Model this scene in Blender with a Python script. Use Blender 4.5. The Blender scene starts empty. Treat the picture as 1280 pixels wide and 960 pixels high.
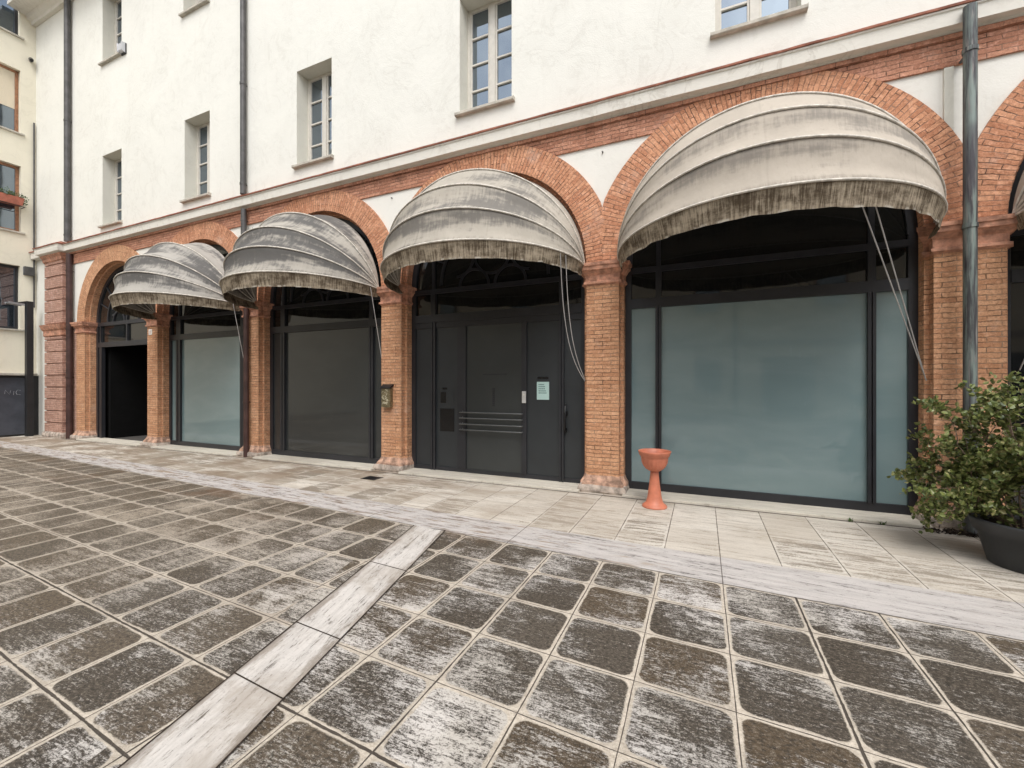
import bpy, bmesh, math, random
from mathutils import Vector, noise as mnoise
random.seed(7)
R = math.radians
PI = math.pi
scene = bpy.context.scene
C = scene.collection
D = 6.35          # facade plane (Y)
YG = 6.62         # shopfront plane (Y)
ZS = 3.38         # springing of the arches

# ------------------------------------------------------------------ node helpers
class NT:
    def __init__(s, name):
        s.m = bpy.data.materials.new(name); s.m.use_nodes = True
        s.t = s.m.node_tree; s.t.nodes.clear()
        s.out = s.t.nodes.new('ShaderNodeOutputMaterial')
        s.b = s.t.nodes.new('ShaderNodeBsdfPrincipled')
        s.t.links.new(s.b.outputs[0], s.out.inputs[0])
    def put(s, sock, v):
        if v is None: return
        if hasattr(v, 'is_output') or isinstance(v, bpy.types.NodeSocket): s.t.links.new(v, sock)
        elif isinstance(v, (tuple, list)) and sock.type == 'RGBA' and len(v) == 3: sock.default_value = (*v, 1)
        else: sock.default_value = v
    def bs(s, **k):
        names = dict(col='Base Color', rough='Roughness', metal='Metallic', normal='Normal', ior='IOR', spec='Specular IOR Level', coat='Coat Weight', coatr='Coat Roughness', sheen='Sheen Weight')
        for a, v in k.items(): s.put(s.b.inputs[names[a]], v)
        return s.m
    def n(s, typ, **props):
        nd = s.t.nodes.new(typ)
        for k, v in props.items(): setattr(nd, k, v)
        return nd
    def pos(s): return s.n('ShaderNodeNewGeometry').outputs['Position']
    def island(s): return s.n('ShaderNodeNewGeometry').outputs['Random Per Island']
    def uv(s): return s.n('ShaderNodeTexCoord').outputs['UV']
    def map(s, v, scale=(1,1,1), loc=(0,0,0), rot=(0,0,0)):
        nd = s.n('ShaderNodeMapping'); s.put(nd.inputs['Vector'], v)
        nd.inputs['Scale'].default_value = scale; nd.inputs['Location'].default_value = loc; nd.inputs['Rotation'].default_value = rot
        return nd.outputs[0]
    def noise(s, v, scale=1, detail=4, rough=.55, dist=0, color=False):
        nd = s.n('ShaderNodeTexNoise'); s.put(nd.inputs['Vector'], v)
        nd.inputs['Scale'].default_value = scale; nd.inputs['Detail'].default_value = detail
        nd.inputs['Roughness'].default_value = rough; nd.inputs['Distortion'].default_value = dist
        return nd.outputs['Color' if color else 'Fac']
    def white(s, v):
        nd = s.n('ShaderNodeTexWhiteNoise', noise_dimensions='3D'); s.put(nd.inputs['Vector'], v); return nd.outputs['Value']
    def math(s, op, a, b=None, c=None, clamp=False):
        nd = s.n('ShaderNodeMath', operation=op, use_clamp=clamp)
        s.put(nd.inputs[0], a); s.put(nd.inputs[1], b); s.put(nd.inputs[2], c)
        return nd.outputs[0]
    def step(s, v, a, b, lo=0., hi=1.):       # smooth map a..b to lo..hi
        nd = s.n('ShaderNodeMapRange', interpolation_type='SMOOTHSTEP', clamp=True)
        s.put(nd.inputs[0], v); s.put(nd.inputs[1], a); s.put(nd.inputs[2], b); s.put(nd.inputs[3], lo); s.put(nd.inputs[4], hi)
        return nd.outputs[0]
    def mix(s, f, a, b, blend='MIX'):
        nd = s.n('ShaderNodeMix', data_type='RGBA', blend_type=blend)
        s.put(nd.inputs[0], f); s.put(nd.inputs[6], a); s.put(nd.inputs[7], b)
        return nd.outputs[2]
    def sep(s, v):
        nd = s.n('ShaderNodeSeparateXYZ'); s.put(nd.inputs[0], v); return nd.outputs
    def comb(s, x, y, z=0.):
        nd = s.n('ShaderNodeCombineXYZ'); s.put(nd.inputs[0], x); s.put(nd.inputs[1], y); s.put(nd.inputs[2], z); return nd.outputs[0]
    def vadd(s, a, b, op='ADD'):
        nd = s.n('ShaderNodeVectorMath', operation=op); s.put(nd.inputs[0], a); s.put(nd.inputs[1], b); return nd.outputs[0]
    def bump(s, h, dist=.01, strength=1.):
        nd = s.n('ShaderNodeBump'); s.put(nd.inputs['Height'], h); nd.inputs['Distance'].default_value = dist; nd.inputs['Strength'].default_value = strength
        return nd.outputs[0]

# ------------------------------------------------------------------ materials
M = {}
def plain(name, col, rough=.6, metal=0., var=.12, scale=6., bump=0., spec=.5):
    t = NT(name); p = t.pos()
    n = t.noise(p, scale, 5, .6)
    c = t.mix(t.step(n, .3, .7), tuple(x*(1-var) for x in col), tuple(min(1, x*(1+var)) for x in col))
    k = dict(col=c, rough=rough, metal=metal, spec=spec)
    if bump: k['normal'] = t.bump(t.noise(p, scale*6, 4), bump)
    M[name] = t.bs(**k); return M[name]

def brick(name, c1, c2, mortar, seed=0., pale=.25, dark=.3):
    t = NT(name); uv = t.uv(); p = t.pos()
    wob = t.vadd(t.noise(t.map(p, (1,1,1), (seed,0,0)), 9, 3, .6, color=True), (-.5,-.5,-.5))
    nd = t.n('ShaderNodeVectorMath', operation='SCALE'); t.put(nd.inputs[0], wob); nd.inputs['Scale'].default_value = .028
    v = t.vadd(uv, nd.outputs[0])
    b = t.n('ShaderNodeTexBrick'); b.offset = .5; b.offset_frequency = 2
    t.put(b.inputs['Vector'], v)
    b.inputs['Color1'].default_value = (0,0,0,1); b.inputs['Color2'].default_value = (1,1,1,1); b.inputs['Mortar'].default_value = (.5,.5,.5,1)
    b.inputs['Scale'].default_value = 1; b.inputs['Brick Width'].default_value = .245; b.inputs['Row Height'].default_value = .057
    b.inputs['Mortar Size'].default_value = .005; b.inputs['Mortar Smooth'].default_value = .5; b.inputs['Bias'].default_value = 0
    rnd = b.outputs['Color']; fac = b.outputs['Fac']
    n1 = t.noise(t.map(p, (1,1,1), (seed,3,1)), 3.2, 5, .65)
    n2 = t.noise(p, 34, 5, .65)
    col = t.mix(rnd, c1, c2)
    n3 = t.noise(t.map(p, (1,1,2.2), (1,seed,6)), 60, 5, .75)
    col = t.mix(t.step(n2, .38, .72, 0, .7), col, tuple(x*.58 for x in c1))
    col = t.mix(t.step(n3, .52, .70, 0, .6), col, (min(1,c2[0]*1.2), c2[1]*1.35, c2[2]*1.5))
    col = t.mix(t.step(n3, .47, .30, 0, .6), col, tuple(x*.45 for x in c1))
    col = t.mix(t.step(t.noise(t.map(p,(1,1,1),(5,seed,2)), 14, 4, .6), .52, .72, 0, .55), col, (c2[0]*1.25, c2[1]*1.35, c2[2]*1.5))
    # worn joints: mortar only open here and there
    mor = t.mix(t.step(n1, .42, .58), mortar, tuple(x*.30 for x in mortar))
    jm = t.math('MULTIPLY', fac, t.step(t.noise(p, 7.5, 4, .7), .38, .56, .15, 1))
    col = t.mix(jm, col, mor)
    col = t.mix(t.step(n1, .55, .75, 0, dark), col, (.12,.065,.045))
    col = t.mix(t.step(t.noise(t.map(p,(1,1,1),(seed,9,4)), 1.7, 6, .7), .56, .74, 0, pale), col, (.62,.50,.42))
    hgt = t.math('SUBTRACT', t.math('ADD', t.math('MULTIPLY', n2, .8), t.math('MULTIPLY', n3, .5)), t.math('MULTIPLY', fac, 1.2))
    M[name] = t.bs(col=col, rough=.9, spec=.25, normal=t.bump(hgt, .012, .9))
brick('pier_brick', (.51,.250,.133), (.69,.392,.228), (.36,.25,.17), 0, .34, .22)
brick('arch_brick', (.49,.212,.116), (.70,.365,.216), (.34,.21,.15), 4, .34, .30)
brick('frieze_brick', (.40,.180,.112), (.60,.305,.200), (.32,.20,.14), 8, .42, .55)
brick('quoin_brick', (.43,.245,.185), (.58,.36,.28), (.36,.26,.20), 2, .24, .4)

def plaster(name, base, dirt, amt=.5):
    t = NT(name); p = t.pos()
    n1 = t.noise(p, .7, 6, .65, .6); n2 = t.noise(p, 4, 6, .7, .5)
    c = t.mix(t.step(n1, .35, .68), base, tuple(x*.95 for x in base))
    c = t.mix(t.step(n2, .52, .72, 0, .30), c, tuple(x*.86 for x in base))
    tr = t.noise(t.map(p, (1.0,1.0,.75), rot=(0,.6,0)), 1.6, 5, .6, 1.6)       # cloudy trowel marks
    ridge = t.step(t.math('ABSOLUTE', t.math('SUBTRACT', tr, .5)), .0, .035, 1, 0)
    c = t.mix(t.math('MULTIPLY', ridge, t.step(n1, .42, .6, 0, amt*.30)), c, dirt)
    c = t.mix(t.step(tr, .58, .75, 0, amt*.30), c, dirt)
    st = t.noise(t.map(p, (3.2, 3.2, .22)), 1.6, 5, .6)
    c = t.mix(t.step(st, .58, .8, 0, amt*.25), c, dirt)
    M[name] = t.bs(col=c, rough=.92, spec=.2, normal=t.bump(t.math('ADD', n2, t.math('MULTIPLY', t.noise(p, 60, 3), .3)), .014, .5))
plaster('white_plaster', (.755,.748,.69), (.54,.52,.46), .9)
plaster('spandrel_plaster', (.75,.735,.68), (.56,.53,.47), .6)
plaster('cream_plaster', (.78,.735,.605), (.54,.50,.40), .6)
plaster('reveal_plaster', (.66,.645,.57), (.45,.43,.36), .6)
plaster('cornice_plaster', (.73,.705,.64), (.36,.32,.26), 1.0)
plaster('ochre_plaster', (.70,.62,.48), (.5,.45,.38), .6)
plain('drip_tile', (.36,.15,.10), .85, 0, .35, 5, .006)
plain('base_stone', (.40,.34,.29), .9, 0, .45, 9, .012)
plain('base_moulding', (.42,.265,.19), .9, 0, .5, 9, .014)
plain('capital_brick', (.46,.235,.155), .9, 0, .40, 11, .008)
plain('sill_stone', (.45,.42,.36), .85, 0, .2, 8, .004)
plain('window_paint', (.58,.55,.49), .55, 0, .06, 12)
plain('anthracite_metal', (.019,.020,.024), .42, 0, .2, 3)
plain('door_panel_metal', (.024,.028,.031), .40, 0, .1, 2.2)
plain('grey_panel', (.034,.038,.038), .30, 0, .12, 1.3)
plain('bar_metal', (.13,.135,.135), .38, .6, .1, 5)
plain('black_metal', (.014,.014,.015), .5, 0, .2, 4)
plain('rubber_black', (.006,.006,.007), .25, 0, .1, 4)
plain('dark_interior', (.006,.006,.006), .95, spec=.1)
plain('pipe_grey', (.085,.082,.080), .5, .3, .3, 4)
plain('pipe_brown', (.060,.030,.026), .5, .2, .3, 4)
plain('cable_grey', (.42,.41,.40), .6)
plain('hoop_fabric', (.56,.525,.465), .85, 0, .25, 20)
plain('terracotta_plastic', (.50,.165,.095), .5, 0, .14, 7)
plain('pot_plastic', (.034,.037,.041), .48, 0, .12, 3)
plain('soil', (.045,.03,.02), 1, 0, .4, 30, .02)
plain('notice_paper', (.40,.56,.53), .7, 0, .03)
plain('notice_ink', (.03,.09,.09), .8)
plain('keypad_grey', (.60,.60,.59), .35, .3)
plain('led_grey', (.33,.34,.35), .4, .4)
plain('lamp_glass', (.50,.51,.53), .25)
plain('wood_frame', (.30,.145,.075), .5, 0, .3, 9)
plain('flower_pot', (.33,.105,.065), .7, 0, .2, 9)
plain('gate_paint', (.058,.063,.078), .5, 0, .2, 3)
plain('chalk', (.30,.31,.33), .9)
plain('tag_white', (.72,.70,.66), .5)
plain('tag_red', (.40,.16,.12), .6)
plain('brass_old', (.20,.165,.095), .42, .55, .5, 38, .004)
plain('brass_pale', (.46,.42,.30), .5, .4, .3, 50)
plain('bark', (.20,.145,.105), .9, 0, .35, 30, .004)
plain('roof_tile', (.28,.13,.08), .9, 0, .3, 6)
plain('litter', (.035,.024,.018), 1, 0, .4, 40)
plain('green_weed', (.06,.10,.025), .8)

def glass_dark(name, col, rough, ior, wav=.002, tint=(1,1,1)):
    t = NT(name); p = t.pos(); t.b.inputs['Specular Tint'].default_value = (*tint, 1)
    M[name] = t.bs(col=col, rough=rough, ior=ior, spec=.5, normal=t.bump(t.noise(p, 1.1, 2), wav, .5))
glass_dark('window_glass', (.018,.023,.030), .03, 3.4, .012, (.74,.87,1.))
glass_dark('transom_glass', (.010,.011,.011), .04, 1.55)
def frosted(name, a, b, rough):
    t = NT(name); p = t.pos()
    n = t.noise(t.map(p, (.8,.8,2.2)), 1.1, 4, .55, .5)
    c = t.mix(t.step(n, .35, .7), a, b)
    c = t.mix(t.step(t.noise(t.map(p,(5,5,.9)), 3, 5, .65), .6, .78, 0, .22), c, tuple(min(1, x*1.35) for x in b))
    M[name] = t.bs(col=c, rough=.55, spec=.2, coat=1., coatr=rough); t.b.inputs['Coat IOR'].default_value = 1.62
frosted('frosted_glass', (.150,.218,.228), (.178,.245,.252), .04)
frosted('frosted_glass_grey', (.026,.029,.029), (.032,.035,.035), .06)
M['frosted_glass_grey'].node_tree.nodes['Principled BSDF'].inputs['Coat IOR'].default_value = 1.5

# verdigris copper downpipe
t = NT('copper_pipe'); p = t.pos()
n = t.noise(t.map(p, (9,9,.55)), 2.6, 6, .65); n2 = t.noise(t.map(p, (14,14,1.2)), 3, 5)
c = t.mix(t.step(n, .40, .62), (.050,.048,.052), (.20,.245,.225))
c = t.mix(t.step(n2, .53, .68, 0, .8), c, (.25,.235,.22))
c = t.mix(t.step(t.noise(t.map(p,(2,2,.8)), 1.4, 3), .42, .62, 0, .65), c, (.055,.05,.06))
M['copper_pipe'] = t.bs(col=c, rough=.6, metal=.25)

# awning canvas: uv.x along the hoop (metres), uv.y = panel index + fraction downwards
def canvas(name, seed, grime, base):
    t = NT(name); u, v, _ = t.sep(t.uv())[:3]; p = t.pos()
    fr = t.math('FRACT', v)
    s0 = t.noise(t.comb(t.math('MULTIPLY', u, 15), t.math('MULTIPLY', v, .8), seed), 1.7, 6, .75)      # fine runs
    s1 = t.noise(t.comb(t.math('MULTIPLY', u, .55), t.math('MULTIPLY', v, 1.1), seed+4), 1.5, 5, .6)    # broad soot
    s2 = t.noise(p, 26, 5, .7); s4 = t.noise(p, 7, 5, .65)
    s3 = t.noise(t.map(p, (1,1,1), (seed, seed, 0)), 1.3, 4, .6)
    c = t.mix(t.step(s3, .3, .7), base, tuple(x*.85 for x in base))
    c = t.mix(t.step(s2, .5, .75, 0, .2), c, tuple(x*.65 for x in base))
    onp = t.math('MULTIPLY', t.step(v, 1.1, 2.1), t.step(v, 3.9, 3.1))           # the panels that catch the rain
    k = t.math('ADD', t.math('MULTIPLY_ADD', s1, 1.5, -.25), t.math('MULTIPLY', t.math('SUBTRACT', s0, .5), .55))
    k = t.math('ADD', k, t.math('MULTIPLY', t.math('SUBTRACT', s4, .5), .30))
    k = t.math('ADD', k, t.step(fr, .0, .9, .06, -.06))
    k = t.math('ADD', k, t.math('MULTIPLY_ADD', onp, .13, -.10))
    k = t.step(k, .55-grime*.25, .86-grime*.27, 0, .36+grime*.52)
    c = t.mix(k, c, (.085,.083,.082))
    foot = t.math('MULTIPLY', t.step(fr, .80, .985), t.step(t.math('ADD', s0, t.math('MULTIPLY', s1, .6)), .66, .95))
    c = t.mix(t.math('MULTIPLY', foot, .6), c, (.13,.115,.095))
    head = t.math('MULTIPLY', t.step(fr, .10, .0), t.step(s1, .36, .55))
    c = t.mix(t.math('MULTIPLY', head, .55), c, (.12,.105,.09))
    seam = t.step(t.math('ABSOLUTE', t.math('SUBTRACT', t.math('FRACT', t.math('MULTIPLY', u, .72)), .5)), .0, .012, .5, 0)
    c = t.mix(t.math('MULTIPLY', seam, .25), c, (.2,.18,.15))
    hgt = t.math('ADD', t.noise(t.comb(t.math('MULTIPLY', u, 6), t.math('MULTIPLY', v, 1.4), seed), 1.2, 3), t.math('MULTIPLY', s2, .08))
    M[name] = t.bs(col=c, rough=.9, spec=.15, normal=t.bump(hgt, .025, .5))
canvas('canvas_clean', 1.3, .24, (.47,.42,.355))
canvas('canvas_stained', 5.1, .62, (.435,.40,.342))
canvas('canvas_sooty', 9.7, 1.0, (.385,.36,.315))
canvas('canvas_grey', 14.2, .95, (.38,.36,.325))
t = NT('valance_mould'); u, v, _ = t.sep(t.uv())[:3]; p = t.pos()
s0 = t.noise(t.comb(t.math('MULTIPLY', u, 34), t.math('MULTIPLY', v, .55), 0), 1.5, 4, .7)
s1 = t.noise(t.comb(t.math('MULTIPLY', u, 2.2), t.math('MULTIPLY', v, 1.0), 3), 1.3, 5, .7)
k = t.math('ADD', t.math('MULTIPLY', s0, .55), t.math('MULTIPLY', s1, .60))
c = t.mix(t.step(t.math('ADD', k, t.step(v, 0, 1, .02, .0)), .44, .70), (.40,.34,.255), (.080,.060,.040))
c = t.mix(t.step(t.noise(t.comb(t.math('MULTIPLY', u, 21), t.math('MULTIPLY', v, 2.2), 8), 1.6, 6, .75), .60, .72, 0, .6), c, (.46,.41,.33))
c = t.mix(t.math('MULTIPLY', t.step(v, .86, .97), t.step(t.noise(t.comb(t.math('MULTIPLY', u, 9), v, 2), 1.5, 4), .5, .62)), c, (.50,.46,.39))
M['valance_mould'] = t.bs(col=c, rough=.95, spec=.1, normal=t.bump(s0, .02, .6))

# leaves
def leaf(name, a, b, c3):
    t = NT(name); r = t.island()
    c = t.mix(r, a, b)
    c = t.mix(t.step(t.white(t.comb(r, r, 3.)), .86, .9), c, c3)
    M[name] = t.bs(col=c, rough=.42, spec=.45)
leaf('shrub_leaf', (.058,.090,.022), (.190,.215,.062), (.30,.28,.12))
leaf('flower_leaf', (.03,.07,.02), (.07,.12,.04), (.15,.15,.06))

# travertine paving
def travertine(name, light, vein, ang=0., amt=1.):
    t = NT(name); p = t.pos(); q = t.map(p, (1,1,1), rot=(0,0,ang))
    s = t.noise(t.map(q, (.9, 9, 1)), 2.0, 7, .68, .5)
    s2 = t.noise(t.map(q, (6.5, 34, 1)), 1.6, 6, .78, .3)
    f = t.noise(p, 75, 5, .75)
    c = t.mix(t.step(s, .36, .66), light, tuple(x*.78 for x in light))
    c = t.mix(t.step(t.math('ADD', s2, t.math('MULTIPLY', t.math('SUBTRACT', s, .5), .7)), .578, .65, 0, .9*amt), c, vein)
    c = t.mix(t.step(t.math('ADD', s2, t.math('MULTIPLY', t.math('SUBTRACT', f, .5), .8)), .54, .70, 0, .5), c, tuple(x*.55 for x in light))
    c = t.mix(t.step(f, .56, .72, 0, .45), c, tuple(x*.5 for x in light))
    wet = t.noise(p, .55, 5, .6)
    c = t.mix(t.step(wet, .55, .7, 0, .35), c, (.30,.235,.17))
    return t, p, c, s2, f, q
t, p, c, s2, f, q = travertine('strip_stone', (.57,.54,.505), (.075,.058,.045), R(-104.1), 1.)
d = t.math('ABSOLUTE', t.math('SUBTRACT', t.math('ADD', t.sep(p)[0], t.math('MULTIPLY', t.math('SUBTRACT', t.sep(p)[1], 4.0), .2515)), -2.7725))
worn = t.step(t.math('ADD', d, t.math('MULTIPLY', t.math('SUBTRACT', t.noise(t.map(q, (1.5, 5, 1)), 2.2, 6, .75), .5), .30)), .135, .205)
c = t.mix(t.math('MULTIPLY', worn, .75), c, (.20,.165,.13))
c = t.mix(t.step(t.noise(p, 2.2, 6, .7, .5), .47, .66, 0, .6), c, (.33,.29,.245))
c = t.mix(t.step(t.noise(t.map(q, (3, 11, 1)), 3.0, 7, .8, .3), .56, .66, 0, .7), c, (.20,.17,.14))
M['strip_stone'] = t.bs(col=c, rough=.8, spec=.3, normal=t.bump(t.math('ADD', s2, t.math('MULTIPLY', f, .4)), -.006, .6))

def cells(t, p, split):
    """world position -> tile coordinates of the sheared paving grid"""
    x, y, _ = t.sep(p)[:3]
    d = t.math('ADD', t.math('ADD', x, 2.78), t.math('MULTIPLY', t.math('SUBTRACT', y, 2.5), .255))
    left = t.math('LESS_THAN', d, 0.)
    x0 = t.math('MULTIPLY_ADD', left, split, .15)
    a = t.math('DIVIDE', t.math('SUBTRACT', x, x0), .487)
    b = t.math('DIVIDE', t.math('SUBTRACT', t.math('MULTIPLY_ADD', x, .055, y), 3.84), .49)
    return x, y, a, b, left

def paving():
    t = NT('tile_paving'); p = t.pos()
    wob = t.noise(p, 2.2, 3, .6, color=True)
    nd = t.n('ShaderNodeVectorMath', operation='SCALE'); t.put(nd.inputs[0], t.vadd(wob, (-.5,-.5,-.5))); nd.inputs['Scale'].default_value = .012
    x, y, a, b, left = cells(t, t.vadd(p, nd.outputs[0]), .07)
    fa, fb = t.math('FLOOR', a), t.math('FLOOR', b)
    ra, rb = t.math('ABSOLUTE', t.math('SUBTRACT', t.math('FRACT', a), .5)), t.math('ABSOLUTE', t.math('SUBTRACT', t.math('FRACT', b), .5))
    ra, rb = t.math('MULTIPLY', ra, .487), t.math('MULTIPLY', rb, .49)
    # rounded box, corner radius .06
    qx = t.math('MAXIMUM', t.math('SUBTRACT', ra, .164), 0.); qy = t.math('MAXIMUM', t.math('SUBTRACT', rb, .166), 0.)
    sd = t.math('SUBTRACT', t.math('SQRT', t.math('ADD', t.math('MULTIPLY', qx, qx), t.math('MULTIPLY', qy, qy))), .060)
    cell = t.comb(fa, fb, left)
    rnd = t.white(cell); rnd2 = t.white(t.vadd(cell, (17.3, 5.1, 2.))); rnd3 = t.white(t.vadd(cell, (3.7, 41., 7.)))
    off = t.vadd(p, t.comb(t.math('MULTIPLY', rnd, 40), t.math('MULTIPLY', rnd2, 40), 0.))
    fine = t.noise(p, 120, 5, .8); mid = t.noise(t.map(p, (34, 48, 1)), 1.0, 7, .80); gr = t.noise(t.map(p, (38, 66, 1)), 1.0, 7, .85)
    edge = t.math('ADD', sd, t.math('ADD', t.math('MULTIPLY', t.math('SUBTRACT', mid, .5), .040), t.math('MULTIPLY', t.math('SUBTRACT', t.noise(p, 6, 3), .5), .022)))
    inside = t.step(edge, .004, -.005)
    streak = t.noise(t.map(off, (1.6, 13, 1)), 1.6, 7, .72, .15)
    blot = t.noise(off, 3.2, 7, .68, .5)
    st2 = t.noise(t.map(off, (8, 60, 1)), 1.5, 6, .8, 0)
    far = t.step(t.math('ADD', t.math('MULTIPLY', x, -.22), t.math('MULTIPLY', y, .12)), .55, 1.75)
    S = lambda n, w: t.math('MULTIPLY', t.math('SUBTRACT', n, .5), w)
    w = t.math('ADD', t.math('ADD', S(streak, 1.0), S(blot, 1.15)), t.math('ADD', S(st2, 1.25), t.math('ADD', S(gr, 1.7), S(fine, 1.1))))
    thr = t.math('ADD', t.math('MULTIPLY_ADD', rnd, .20, -.015), S(t.noise(t.map(p, (1,1,1), (2.2,7.7,0)), .42, 3, .5), 1.15))
    slope = t.math('ADD', t.math('MULTIPLY', t.math('SUBTRACT', t.math('FRACT', a), .5), t.math('MULTIPLY_ADD', rnd2, .44, -.22)), t.math('MULTIPLY', t.math('SUBTRACT', t.math('FRACT', b), .5), t.math('MULTIPLY_ADD', rnd3, .5, -.2)))
    thr = t.math('ADD', thr, slope)
    grim = t.math('MULTIPLY', t.math('MULTIPLY', t.step(y, 1.75, 2.35), t.step(x, -2.2, -1.4)), t.step(t.math('ADD', x, t.math('MULTIPLY', y, -.25)), 1.6, .6))
    thr = t.math('ADD', thr, t.math('MULTIPLY_ADD', grim, .10, -.02))
    thr = t.math('ADD', thr, t.math('MULTIPLY', far, .05))
    pale = t.step(w, t.math('SUBTRACT', thr, .13), t.math('ADD', thr, .17))
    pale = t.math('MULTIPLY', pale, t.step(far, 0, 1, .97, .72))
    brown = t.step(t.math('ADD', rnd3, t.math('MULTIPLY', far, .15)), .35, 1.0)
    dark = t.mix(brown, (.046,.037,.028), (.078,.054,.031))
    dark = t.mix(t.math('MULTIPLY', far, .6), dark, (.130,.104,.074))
    dark = t.mix(t.step(rnd2, .6, 1, 0, .4), dark, (.105,.092,.076))
    dark = t.mix(t.step(t.math('ADD', gr, S(fine, .5)), .47, .62, 0, .85), dark, (.200,.168,.130))
    dark = t.mix(t.step(mid, .47, .60, 0, .85), dark, (.020,.016,.012))
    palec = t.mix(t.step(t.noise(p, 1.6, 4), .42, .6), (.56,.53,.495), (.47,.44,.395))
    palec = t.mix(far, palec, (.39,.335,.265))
    palec = t.mix(t.step(mid, .50, .64, 0, .7), palec, (.22,.195,.165))
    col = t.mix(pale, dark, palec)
    # clean border left by the cleaned joints
    bord = t.mix(t.step(mid, .36, .62), (.61,.55,.465), (.43,.375,.305))
    bord = t.mix(t.step(fine, .50, .66, 0, .6), bord, (.22,.18,.135))
    bn = t.noise(p, .8, 4, .6)
    fade = t.step(bn, .52, .68, 0, .8)
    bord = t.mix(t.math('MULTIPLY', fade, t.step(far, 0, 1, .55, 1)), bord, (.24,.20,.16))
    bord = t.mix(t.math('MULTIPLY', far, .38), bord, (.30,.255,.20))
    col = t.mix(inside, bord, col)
    # open joints
    ja = t.math('SUBTRACT', .2435, ra); jb = t.math('SUBTRACT', .245, rb)
    na = t.math('FLOOR', t.math('ADD', a, .5)); nb = t.math('FLOOR', t.math('ADD', b, .5))
    wa = t.step(t.white(t.comb(na, 3., left)), .0, 1, .0014, .0045); wb = t.step(t.white(t.comb(nb, 9., left)), .0, 1, .0014, .0036)
    wide_a = t.math('MULTIPLY', t.math('COMPARE', na, 1., .1), .0045)
    wide_b = t.math('MULTIPLY', t.math('MAXIMUM', t.math('COMPARE', nb, -5., .1), t.math('MULTIPLY', t.math('COMPARE', nb, -6., .1), .7)), .0038)
    wa = t.math('ADD', wa, wide_a); wb = t.math('ADD', wb, wide_b)
    jn = t.noise(p, 7, 4, .7)
    def joint(d, wd):
        return t.step(t.math('SUBTRACT', d, t.math('MULTIPLY', wd, t.step(jn, .35, .6, .55, 1.15))), .0022, -.0012)
    J = t.math('MAXIMUM', joint(ja, wa), joint(jb, wb))
    col = t.mix(t.math('MULTIPLY', J, .92), col, (.035,.026,.02))
    # broad rusty damp patches towards the facade on the left
    damp = t.math('MULTIPLY', t.step(t.noise(t.map(p, (.5,1.6,1)), 1.3, 5, .65), .52, .66), t.step(y, 3.0, 4.2))
    damp = t.math('MULTIPLY', damp, t.step(x, -1.2, -3.2))
    col = t.mix(t.math('MULTIPLY', damp, .6), col, (.13,.075,.042))
    hgt = t.math('SUBTRACT', t.math('ADD', t.math('MULTIPLY', fine, .35), t.math('MULTIPLY', pale, .3)), t.math('MULTIPLY', J, 2.2))
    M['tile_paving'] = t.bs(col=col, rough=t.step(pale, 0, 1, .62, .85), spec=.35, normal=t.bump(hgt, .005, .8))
paving()

t, p, c, s2, f, q = travertine('band_stone', (.50,.47,.445), (.10,.09,.085), R(3), 1.05)
x, y, a, b, left = cells(t, p, .07)
na = t.math('ABSOLUTE', t.math('SUBTRACT', t.math('FRACT', t.math('MULTIPLY_ADD', a, .25, .5)), .5))
J = t.step(t.math('MULTIPLY', na, 1.95), .006, .002)
edge = t.math('MULTIPLY', t.step(t.noise(t.map(p, (1.3,9,1)), 1.6, 6, .7), .50, .64), t.step(x, -.2, -2.6, .12, .9))
c = t.mix(edge, c, (.155,.105,.070))
ochre = t.math('MULTIPLY', t.step(t.noise(t.map(p, (1.0,6,1), (3,2,0)), 1.4, 5, .65), .56, .66), t.step(x, .6, -1.5, 0, .8))
c = t.mix(ochre, c, (.23,.15,.075))
c = t.mix(t.math('MULTIPLY', J, .85), c, (.06,.045,.035))
M['band_stone'] = t.bs(col=c, rough=.82, spec=.3, normal=t.bump(t.math('ADD', s2, t.math('MULTIPLY', f, .4)), -.005, .6))

t, p, c, s2, f, q = travertine('apron_stone', (.62,.575,.505), (.24,.195,.145), R(2), .8)
x, y, a, b, left = cells(t, p, .07)
fa = t.math('FLOOR', a); rnd = t.white(t.comb(fa, 2., 0.))
bb = t.math('DIVIDE', t.math('SUBTRACT', t.math('ADD', y, t.math('MULTIPLY', t.math('GREATER_THAN', rnd, .5), .12)), 4.42), .84)
fb = t.math('FLOOR', bb); cell = t.comb(fa, fb, 5.); rnd2 = t.white(cell); rnd3 = t.white(t.vadd(cell, (7.,3.,1.)))
ra = t.math('MULTIPLY', t.math('ABSOLUTE', t.math('SUBTRACT', t.math('FRACT', a), .5)), .487); rb = t.math('MULTIPLY', t.math('ABSOLUTE', t.math('SUBTRACT', t.math('FRACT', bb), .5)), .84)
qx = t.math('MAXIMUM', t.math('SUBTRACT', ra, .15), 0.); qy = t.math('MAXIMUM', t.math('SUBTRACT', rb, .33), 0.)
sd = t.math('SUBTRACT', t.math('SQRT', t.math('ADD', t.math('MULTIPLY', qx, qx), t.math('MULTIPLY', qy, qy))), .07)
inside = t.step(t.math('ADD', sd, t.math('MULTIPLY', t.math('SUBTRACT', t.noise(p, 25, 4), .5), .03)), .006, -.008)
off = t.vadd(p, t.comb(t.math('MULTIPLY', rnd2, 30), t.math('MULTIPLY', rnd3, 30), 0.))
st = t.noise(t.map(off, (1.3, 9, 1)), 1.5, 6, .7, .5)
leftw = t.step(x, .3, -9., 0, .16)
fine = t.noise(p, 70, 4, .75)
dk = t.step(t.math('ADD', t.math('ADD', st, leftw), t.math('MULTIPLY', t.math('SUBTRACT', fine, .5), .35)), t.step(rnd2, 0, 1, .43, .70), t.step(rnd2, 0, 1, .60, .85))
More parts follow.
